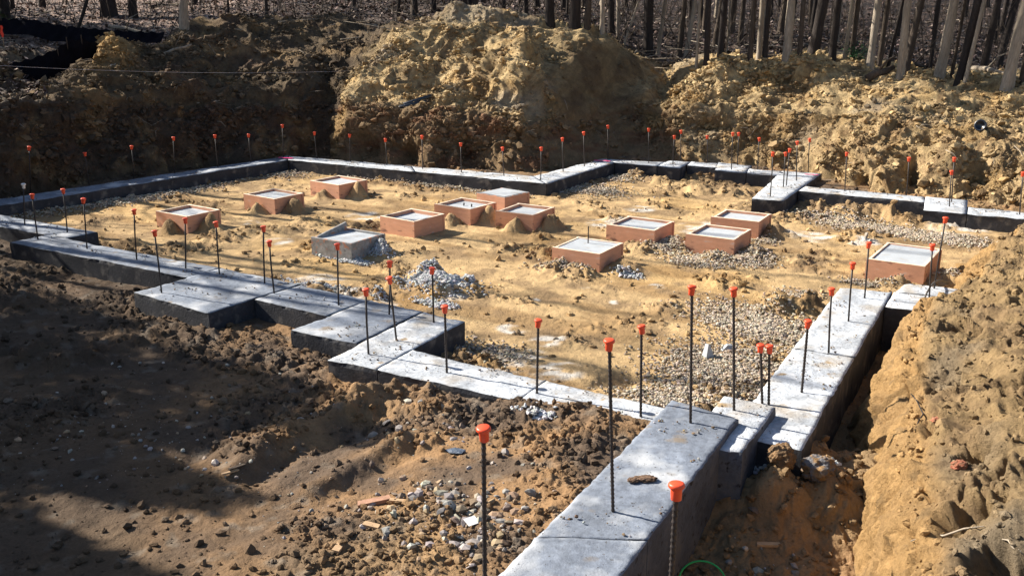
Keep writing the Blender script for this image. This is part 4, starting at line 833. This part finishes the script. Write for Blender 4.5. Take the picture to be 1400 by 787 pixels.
# fallen logs
LG = [((905, 92), (985, 78), .06, 'fallen grey log behind the dip between heap and ridge'), ((1185, 112), (1222, 94), .10, 'short dark log end lying on the right ridge below the black sapling'), ((1330, 96), (1385, 104), .07, 'pale log on the woods floor left of the large pale trunk'),
      ((60, 45), (105, 52), .05, 'thin fallen branch along the top of the black fence'), ((150, 38), (215, 50), .06, 'bare pale branch lying below the massive dark trunk'), ((205, 12), (246, 8), .07, 'fallen log left of the grey trunk in upper left'),
      ((269, 142), (308, 137), .02, 'bright bare stick on the edge of the shaded left bank'), ((225, 75), (262, 62), .035, 'pale bent stick on the dark left heap'), ((150, 93), (158, 88), .02, 'tiny pale stick on the small ochre tipped heap'),
      ((1160, 62), (1172, 60), .08, 'dark stump end behind the ridge near the green shrub'), ((1240, 90), (1268, 92), .05, 'thin log lying in the woods gap at right'), ((1000, 62), (1022, 75), .035, 'broken branch slanting down to the ridge crest')]
for (a, b, r, lab) in LG:
    p, q = hit(*a), hit(*b)
    if (p - q).length > 3: q = p + (D(b[0], b[1], p.y) - D(a[0], a[1], p.y)); 
    mb = MB(); m1 = p.lerp(q, .35) + Vector((0, 0, r * .8 + .02)); m2 = p.lerp(q, .7) + Vector((0, 0, r * .3)); mb.tube([p + Vector((0, 0, r * .6)), m1, m2, q + Vector((0, 0, r * .5))], [r, r * .95, r * .8, r * .5], 9)
    if r > .03: mb.tube([m1, m1 + Vector((.2, -.1, .3)), m1 + Vector((.45, -.1, .42))], [r * .35, r * .25, r * .12], 6)
    tag(mb.build('fallen_branch', M_bark[1 if 'pale' in lab or 'bright' in lab or 'bare' in lab else 0], None, True), lab, 'branch')
# small green shrub
q = hit(1176, 84); e = empty('shrub', (q.x, q.y + .2, q.z - .05)); tag(e, 'small green leafy shrub in shade behind the right ridge', 'shrub'); mb = MB(); mf = MB()
for k in range(16):
    a = rd.random() * 6.28; t = Vector((math.cos(a) * .3 * rd.random() ** .5, math.sin(a) * .3 * rd.random() ** .5, rd.uniform(.15, .5))); mb.tube([(0, 0, 0), t * .5 + Vector((0, 0, .06)), t], [.008, .006, .003], 4)
    for j in range(28):
        c = t * rd.uniform(.5, 1.1) + Vector((rd.gauss(0, .07), rd.gauss(0, .07), rd.gauss(0, .06))); x = Vector((rd.gauss(0, 1), rd.gauss(0, 1), rd.gauss(0, 1))).normalized(); y = x.orthogonal().normalized(); s_ = rd.uniform(.018, .035); mf.add([c - x * s_, c - y * s_ * .5, c + x * s_, c + y * s_ * .5], [(0, 1, 2, 3)])
mb.build('stems', M_bark[0], e); mf.build('leaves', mat('shrub_leaf', (.04, .12, .035), .5, var=.3), e)
# ------------------------------------------------------------------ off-frame evergreens to the left: they throw the broken shade over the lower left
def evergreen(seed, ht, rad):
    rd = random.Random(seed); e = empty('evergreen_tree', (0, 0, 0)); mb = MB(); mb.tube([(0, 0, -.3), (.05, 0, ht * .5), (0, 0, ht)], [.2, .13, .03], 10); 
    for k in range(70):
        t = rd.uniform(.12, .97); a = rd.random() * 6.28; L_ = rad * (1.05 - t) ** .8; p = Vector((0, 0, ht * t)); d_ = Vector((math.cos(a), math.sin(a), .15)); mb.tube([p, p + d_ * L_ * .6, p + d_ * L_ - Vector((0, 0, .15))], [.03, .02, .008], 4, False)
    mb.build('trunk', M_bark[2], e, True)
    n = 2600; r_ = np.random.default_rng(seed); t = .1 + .88 * r_.random(n) ** .8; a = np.floor(r_.random(n) * 40) / 40 * 6.28 + t * 40 + r_.standard_normal(n) * .12; R = rad * (1.05 - t) ** .8 * (.25 + .8 * r_.random(n))
    c = np.stack([np.cos(a) * R, np.sin(a) * R, ht * t + .15 * R + r_.standard_normal(n) * .12], -1); x = r_.standard_normal((n, 3)); x /= np.linalg.norm(x, axis=1, keepdims=True); y = np.cross(x, r_.standard_normal((n, 3))); y /= np.linalg.norm(y, axis=1, keepdims=True); s = .10 * (.6 + .8 * r_.random((n, 1)))
    v = np.stack([c - x * s, c - y * s * .5, c + x * s, c + y * s * .5], 1).reshape(-1, 3); link('crown', npmesh('crown', v, np.arange(n * 4).reshape(n, 4), None, False), M_fol, e); return e
EG = [evergreen(1, 7.5, 1.9), evergreen(2, 6.0, 1.6)]; eu = set()
for k, (kk, x, y, s) in enumerate([(0, -13.2, 13.0, 1.0), (1, -12.2, 11.0, 1.0), (0, -13.5, 10.2, .95), (1, -10.9, 9.2, .8), (0, -12.5, 8.0, .9), (1, -15.5, 14.6, 1.1), (0, -11.2, 6.4, .8), (1, -14.2, 12.0, 1.2), (0, -18, 28.6, 1.3), (0, -20, 31, 1.3), (1, -17, 30, 1.4), (0, -21, 34, 1.6), (0, -9.8, 5.0, .8), (1, -14.5, 9.0, 1.2), (0, -12.5, 13.4, .85), (0, -11.9, 11.7, .72), (0, -14.4, 15.2, .8)]):
    o = EG[kk] if kk not in eu else copy_tree(EG[kk]); eu.add(kk); o.location = (x, y, 1.3); o.scale = (s, s, s); o.rotation_euler = (0, 0, k * 1.3)
    tag(o, 'dense evergreen on the upper land left of the pit, outside the photo', 'tree', 'evergreens left of the pit')
# ------------------------------------------------------------------ silt fence, string, pipes and scraps
def fabric(name, top, hgt, Y, label, stakes):
    h0 = hgt[0]; e0 = D(*top[0], Y[0]); e = empty(name, (e0.x, e0.y, e0.z - h0)); tag(e, label, 'silt fence'); n = 110; us_ = [t[0] for t in top]; V = []; rows = 9
    for i in range(n + 1):
        u = us_[0] + (us_[-1] - us_[0]) * i / n; v = np.interp(u, us_, [t[1] for t in top]); y = np.interp(u, us_, Y); p = D(u, float(v), float(y)); h_ = float(np.interp(u, us_, hgt))
        for j in range(rows + 1):
            t = j / rows; f_ = .03 * math.sin(u * .06 + 2 * t + 1.5 * math.sin(u * .03)) * (.3 + t) + .015 * math.sin(u * .41 + t * 5); V.append(Vector((p.x, p.y - .35 * t + f_, p.z - h_ * t + .02 * math.sin(u * .4) * (1 - t))) - e.location)
    th = len(V); V = V + [v + Vector((0, .006, 0)) for v in V]; g = gridfaces(n + 1, rows + 1).tolist(); Fc = g + [[a + th for a in f[::-1]] for f in g]
    link('fabric', npmesh('fabric', [tuple(v) for v in V], Fc), M_cloth, e)
    for u in stakes:
        v = float(np.interp(u, us_, [t[1] for t in top])); y = float(np.interp(u, us_, Y)); p = D(u, v, y) - e.location; mb = MB(); mb.box(p + Vector((0, -.03, -.2)), .02, .02, .6); mb.build('stake', M_bark[0], e)
fabric('silt_fence', [(-60, 27), (0, 26), (45, 27), (75, 34), (110, 38), (160, 42), (225, 45)], [.38, .38, .38, .42, .36, .3, .25], [27.5, 27.2, 27, 26.8, 26.6, 26.4, 26.2], 'upper black fabric fence sagging across the upper left below the leaf litter', [2, 92, 175])
fabric('silt_fence', [(-60, 92), (0, 90), (45, 80), (76, 68), (92, 57), (112, 54), (135, 60)], [.8, .75, .75, .9, .8, .7, .4], [21.3, 21.6, 22, 22.4, 22.8, 23.2, 23.6], 'lower black fabric fence bulging behind the small ochre tipped heap', [79, 92, 112])
# string line
a, b = D(-40, 87.5, 18.6), hit(481, 97); n = 24; pts = [a.lerp(b, i / n) + Vector((0, 0, -.10 * 4 * (i / n) * (1 - i / n))) for i in range(n + 1)]
mb = MB(); mb.tube(pts, .003, 5); tag(mb.build('string_line', M_string, None, True), 'thin pale string stretched across the dark left heaps', 'string')
# ribbon on a stake
q = hit(6, 66); e = empty('marker_flag', q); tag(e, 'orange ribbon on a thin stake in front of the upper black fence', 'marker flag'); mb = MB(); mb.tube([(0, 0, -.1), (0, 0, .55)], .008, 6); mb.build('stake', M_scrap, e)
mb = MB(); V = []
for i in range(9): V += [(-.03 + .012 * math.sin(i), -.012, .55 - i * .036), (.035 + .014 * math.sin(i * 1.3), -.016 - .006 * math.cos(i), .55 - i * .036)]
mb.add(V, [(2 * i, 2 * i + 1, 2 * i + 3, 2 * i + 2) for i in range(8)]); mb.build('ribbon', M_flag, e)
# black pipes on the tall heap
for (a, b, lab) in (((546, 147), (586, 138), 'lower of two black pipe pieces lying on the tallest heap'), ((552, 143), (590, 131), 'upper of two black pipe pieces lying on the tallest heap')):
    p, q = hit(*a), hit(*b); y = min(p.y, q.y) - .03; p = D(a[0], a[1], y); q = D(b[0], b[1], y + .05); mb = MB(); ax = (q - p).normalized(); M_ = Matrix.Translation(p) @ ax.to_track_quat('Z', 'Y').to_matrix().to_4x4(); L_ = (q - p).length
    mb.lathe([(.028, .004), (.04, 0), (.042, .004), (.042, L_), (.028, L_), (.028, L_ - .05)], 14, M_); tag(mb.build('pipe', M_pipe, None, True), lab, 'pipe', 'black pipes on the tallest heap')
# bright tube at far left
p, q = hit(7, 129), hit(19, 132); mb = MB(); mb.tube([p + Vector((0, 0, .03)), q + Vector((0, 0, .03))], .03, 10); tag(mb.build('metal_tube', M_metal, None, True), 'small shiny tube lying on the bare upper ground at the left edge', 'tube')
# old pipe mouth in the right ridge
q = hit(1341, 172); n_ = Vector((-.55, -.75, .25)).normalized(); mb = MB(); M_ = Matrix.Translation(q + n_ * .03) @ n_.to_track_quat('Z', 'Y').to_matrix().to_4x4(); mb.lathe([(.075, -.2), (.11, -.2), (.115, .03), (.11, .04), (.085, .04), (.078, .0)], 18, M_); tag(mb.build('drain_pipe', M_pipe, None, True), 'open end of a dark corrugated pipe poking from the right ridge', 'pipe')
# scrap wood
def scrap(u, v, L_, w, t, ang, lab, m=M_scrap, pitch=.05):
    q = hit(u, v); mb = MB(); Mx = Matrix.Rotation(ang, 4, 'Z') @ Matrix.Rotation(pitch, 4, 'Y') @ Matrix.Rotation(.08, 4, 'X')
    s = [(-L_ / 2, -w / 2), (L_ / 2, -w / 2 * .92), (L_ / 2 * .93, w / 2), (-L_ / 2 * .97, w / 2)]
    v_ = [Mx @ Vector((x, y, z)) + q + Vector((0, 0, t / 2 + .008)) for z in (-t / 2, t / 2) for x, y in s]
    mb.add(v_, [(3, 2, 1, 0), (4, 5, 6, 7), (0, 1, 5, 4), (1, 2, 6, 5), (2, 3, 7, 6), (3, 0, 4, 7)]); tag(mb.build('wood_scrap', m, None), lab, 'wood scrap')
scrap(512, 689, .24, .055, .03, .2, 'reddish wood offcut propped at the end of the rut, lower centre left', mat('red_scrap', (.36, .20, .13), .75, var=.25, vs=14), -.12)
scrap(543, 686, .11, .03, .012, -.1, 'small tan splinter touching the reddish offcut')
scrap(508, 721, .12, .045, .02, -.35, 'short tan wood block below the reddish offcut')
scrap(464, 750, .14, .05, .02, 1.35, 'tan wood block standing lengthwise at the bottom, leftmost offcut')
scrap(1056, 747, .24, .04, .02, .02, 'flat board piece on the shaded ground right of the raised footing')
scrap(315, 647, .14, .02, .012, .7, 'thin split stick beside the rut, left of the other scraps'); scrap(324, 640, .14, .025, .012, .8, 'brown bark strip beside the thin split stick', M_bark[0])
q = hit(645, 717); mb = MB(); mb.box(q + Vector((0, 0, .03)), .085, .075, .004, Matrix.Rotation(.6, 3, 'Z') @ Matrix.Rotation(.25, 3, 'X')); tag(mb.build('card_scrap', M_white, None), 'small white square scrap on the stones by the tall ribbed rebar', 'scrap')
q = hit(622, 618); v, f = IV.copy(), IF; v = v * np.array((.09, .05, .02)) * (1 + .4 * (rng.random((12, 1)) - .5)) + np.array((q.x, q.y, q.z + .012)); tag(link('plastic_scrap', npmesh('plastic_scrap', v, f, None, False), M_blue), 'crumpled dark blue scrap on the soil left of the tall ribbed rebar', 'scrap')
# two broken slabs standing in the gravel
for (u, v, h_, w_, an, lab) in ((968, 490, .17, .13, .5, 'pointed grey concrete shard standing in the gravel'), (997, 478, .06, .24, .1, 'pale flat slab fragment lying on the gravel behind the tall rebar')):
    q = hit(u, v); mb = MB(); Mx = Matrix.Translation(q) @ Matrix.Rotation(an, 4, 'Z'); 
    mb.add([Mx @ Vector(p) for p in [(-w_ / 2, -.04, -.03), (w_ / 2, -.05, -.03), (w_ / 2, .06, -.03), (-w_ / 2, .05, -.03), (-w_ * .1, -.01, h_), (w_ * .15, 0, h_ * .9), (w_ * .12, .04, h_ * .85), (-w_ * .1, .04, h_ * .95)]], [(3, 2, 1, 0), (4, 5, 6, 7), (0, 1, 5, 4), (1, 2, 6, 5), (2, 3, 7, 6), (3, 0, 4, 7)]); tag(mb.build('concrete_shard', M_fill, None), lab, 'concrete chunk')
# boulder lumps in the trench beside the raised footing
def lump(name, u, v, size, colr, lab, cat, seed, m=M_soil, lift=.3):
    q = hit(u, v); import bmesh
    bm = bmesh.new(); bmesh.ops.create_icosphere(bm, subdivisions=5, radius=1); V = np.array([x.co[:] for x in bm.verts]); f = [[a.index for a in p.verts] for p in bm.faces]; bm.free()
    V = V * (1 + .42 * fbm(V + seed, 1.5, 4, 600) + .2 * fbm(V + seed, 5, 4, 601))[:, None]; wv_, rid = worley(V + seed, 3.5, 602, False); V = V * (1 + .10 * (1 - wv_))[:, None]
    nc = .5 + .5 * fbm(V + seed, 2, 3, 603); cc = lerp(np.array(colr[0]), np.array(colr[1]), sstep(.42, .58, nc)); V = V * np.array(size) + np.array((q.x, q.y, q.z + size[2] * lift))
    return tag(link(name, npmesh(name, V, f, cc), m), lab, cat)
lump('soil_lump', 1118, 645, (.13, .12, .10), ((.24, .15, .075), (.15, .15, .16)), 'large crusted soil lump with cement on its right side, in the trench', 'soil lump', 3)
lump('soil_lump', 1068, 628, (.10, .10, .09), ((.24, .15, .08), (.15, .1, .06)), 'brown soil lump between the low block and the large crusted lump', 'soil lump', 9)
lump('dirt_patch', 880, 655, (.075, .04, .014), ((.10, .065, .045), (.2, .13, .09)), 'flat brown dirt clod lying on top of the raised footing', 'dirt clod', 5)
lump('soil_lump', 870, 655, (.04, .03, .012), ((.10, .065, .045), (.2, .13, .09)), 'smaller brown crumb left of the flat clod on the raised footing', 'dirt clod', 6)
# the two clods rest on the concrete, not on the ground below it
for o in bpy.data.objects:
    if o.get('label', '') in ('flat brown dirt clod lying on top of the raised footing', 'smaller brown crumb left of the flat clod on the raised footing'):
        u, v = (882, 655) if o.name.startswith('dirt_patch') else (866, 657); tgt = P(u, v, .155); V = np.zeros(len(o.data.vertices) * 3); o.data.vertices.foreach_get('co', V); V = V.reshape(-1, 3)
        V += np.array(tgt) + np.array((0, 0, .008)) - V.mean(0); o.data.vertices.foreach_set('co', V.ravel()); o.data.update()
# green hose loop at the bottom edge, grey cable by the right cross strip
c = P(960, 800, -.45); pts = [c + Vector((math.cos(a) * .16, math.sin(a) * .10, .03 + .10 * math.sin(a))) for a in np.linspace(0, math.pi * 1.0, 16)]; pts = [Vector((c.x + .18, c.y - .3, c.z + .02))] + pts + [Vector((c.x - .17, c.y - .3, c.z + .02))]
mb = MB(); mb.tube(pts, .007, 8); tag(mb.build('hose', M_green, None, True), 'loop of thin bright green hose at the bottom edge', 'hose')
p0, p1 = P(1262, 415, .01), hit(1296, 389); pts = [p0 + (p1 - p0) * t + Vector((0, 0, .16 * math.sin(math.pi * t ** .7) + .02)) for t in np.linspace(0, 1, 14)]
mb = MB(); mb.tube(pts, .011, 8); tag(mb.build('cable', M_cable, None, True), 'grey cable arching from the right cross strip into the bank', 'cable')
# roots sticking out of the near right bank
for k, (pp, lab) in enumerate(((((1245, 742), (1290, 735), (1345, 722)), 'thin pale root lying across the near right bank'), (((1370, 740), (1385, 752), (1399, 762)), 'curved pale root at the right edge, low on the bank'), (((1245, 540), (1262, 568), (1250, 590)), 'dark root along the lip of the near right bank'))):
    mb = MB(); pts = [hit(*p) + Vector((0, 0, .015)) for p in pp]; mb.tube([pts[0], pts[0].lerp(pts[1], .5) + Vector((0, 0, .02)), pts[1], pts[1].lerp(pts[2], .5) + Vector((0, 0, .015)), pts[2]], [.004, .006, .007, .006, .003], 6); tag(mb.build('root', M_bark[1 if k < 2 else 2], None, True), lab, 'root')
for (u, v, lab) in ((1282, 577, 'reddish clay lump half buried in the near right bank, upper one'), (1312, 637, 'reddish clay lump in a dark hole of the near right bank')):
    lump('clay_lump', u, v, (.05, .04, .035), ((.36, .13, .08), (.3, .16, .1)), lab, 'clay lump', u, lift=.1)
# ------------------------------------------------------------------ light
EL = math.radians(33.5); AZV = Vector((-.908, .419, 0)).normalized(); sv = Vector((AZV.x * math.cos(EL), AZV.y * math.cos(EL), math.sin(EL)))
sd_l = bpy.data.lights.new('sun', 'SUN'); sd_l.energy = 5.0; sd_l.angle = math.radians(.5); sd_l.color = (1, .92, .80); sun = bpy.data.objects.new('sun', sd_l); COL.objects.link(sun)
sun.rotation_euler = sv.to_track_quat('Z', 'Y').to_euler(); sun.location = sv * 50
W = bpy.data.worlds.new('World'); S.world = W; W.use_nodes = True; nt = W.node_tree; bg = nt.nodes['Background']; sky = nt.nodes.new('ShaderNodeTexSky'); sky.sky_type = 'NISHITA'; sky.sun_disc = False
sky.sun_elevation = EL; sky.sun_rotation = math.atan2(sv.x, sv.y); nt.links.new(sky.outputs[0], bg.inputs[0]); bg.inputs[1].default_value = .06
S.view_settings.view_transform = 'Standard'; S.view_settings.look = 'None'; S.view_settings.gamma = 1; S.view_settings.use_curve_mapping = False; S.view_settings.exposure = 1.25
S.cycles.max_bounces = 4; S.cycles.diffuse_bounces = 3
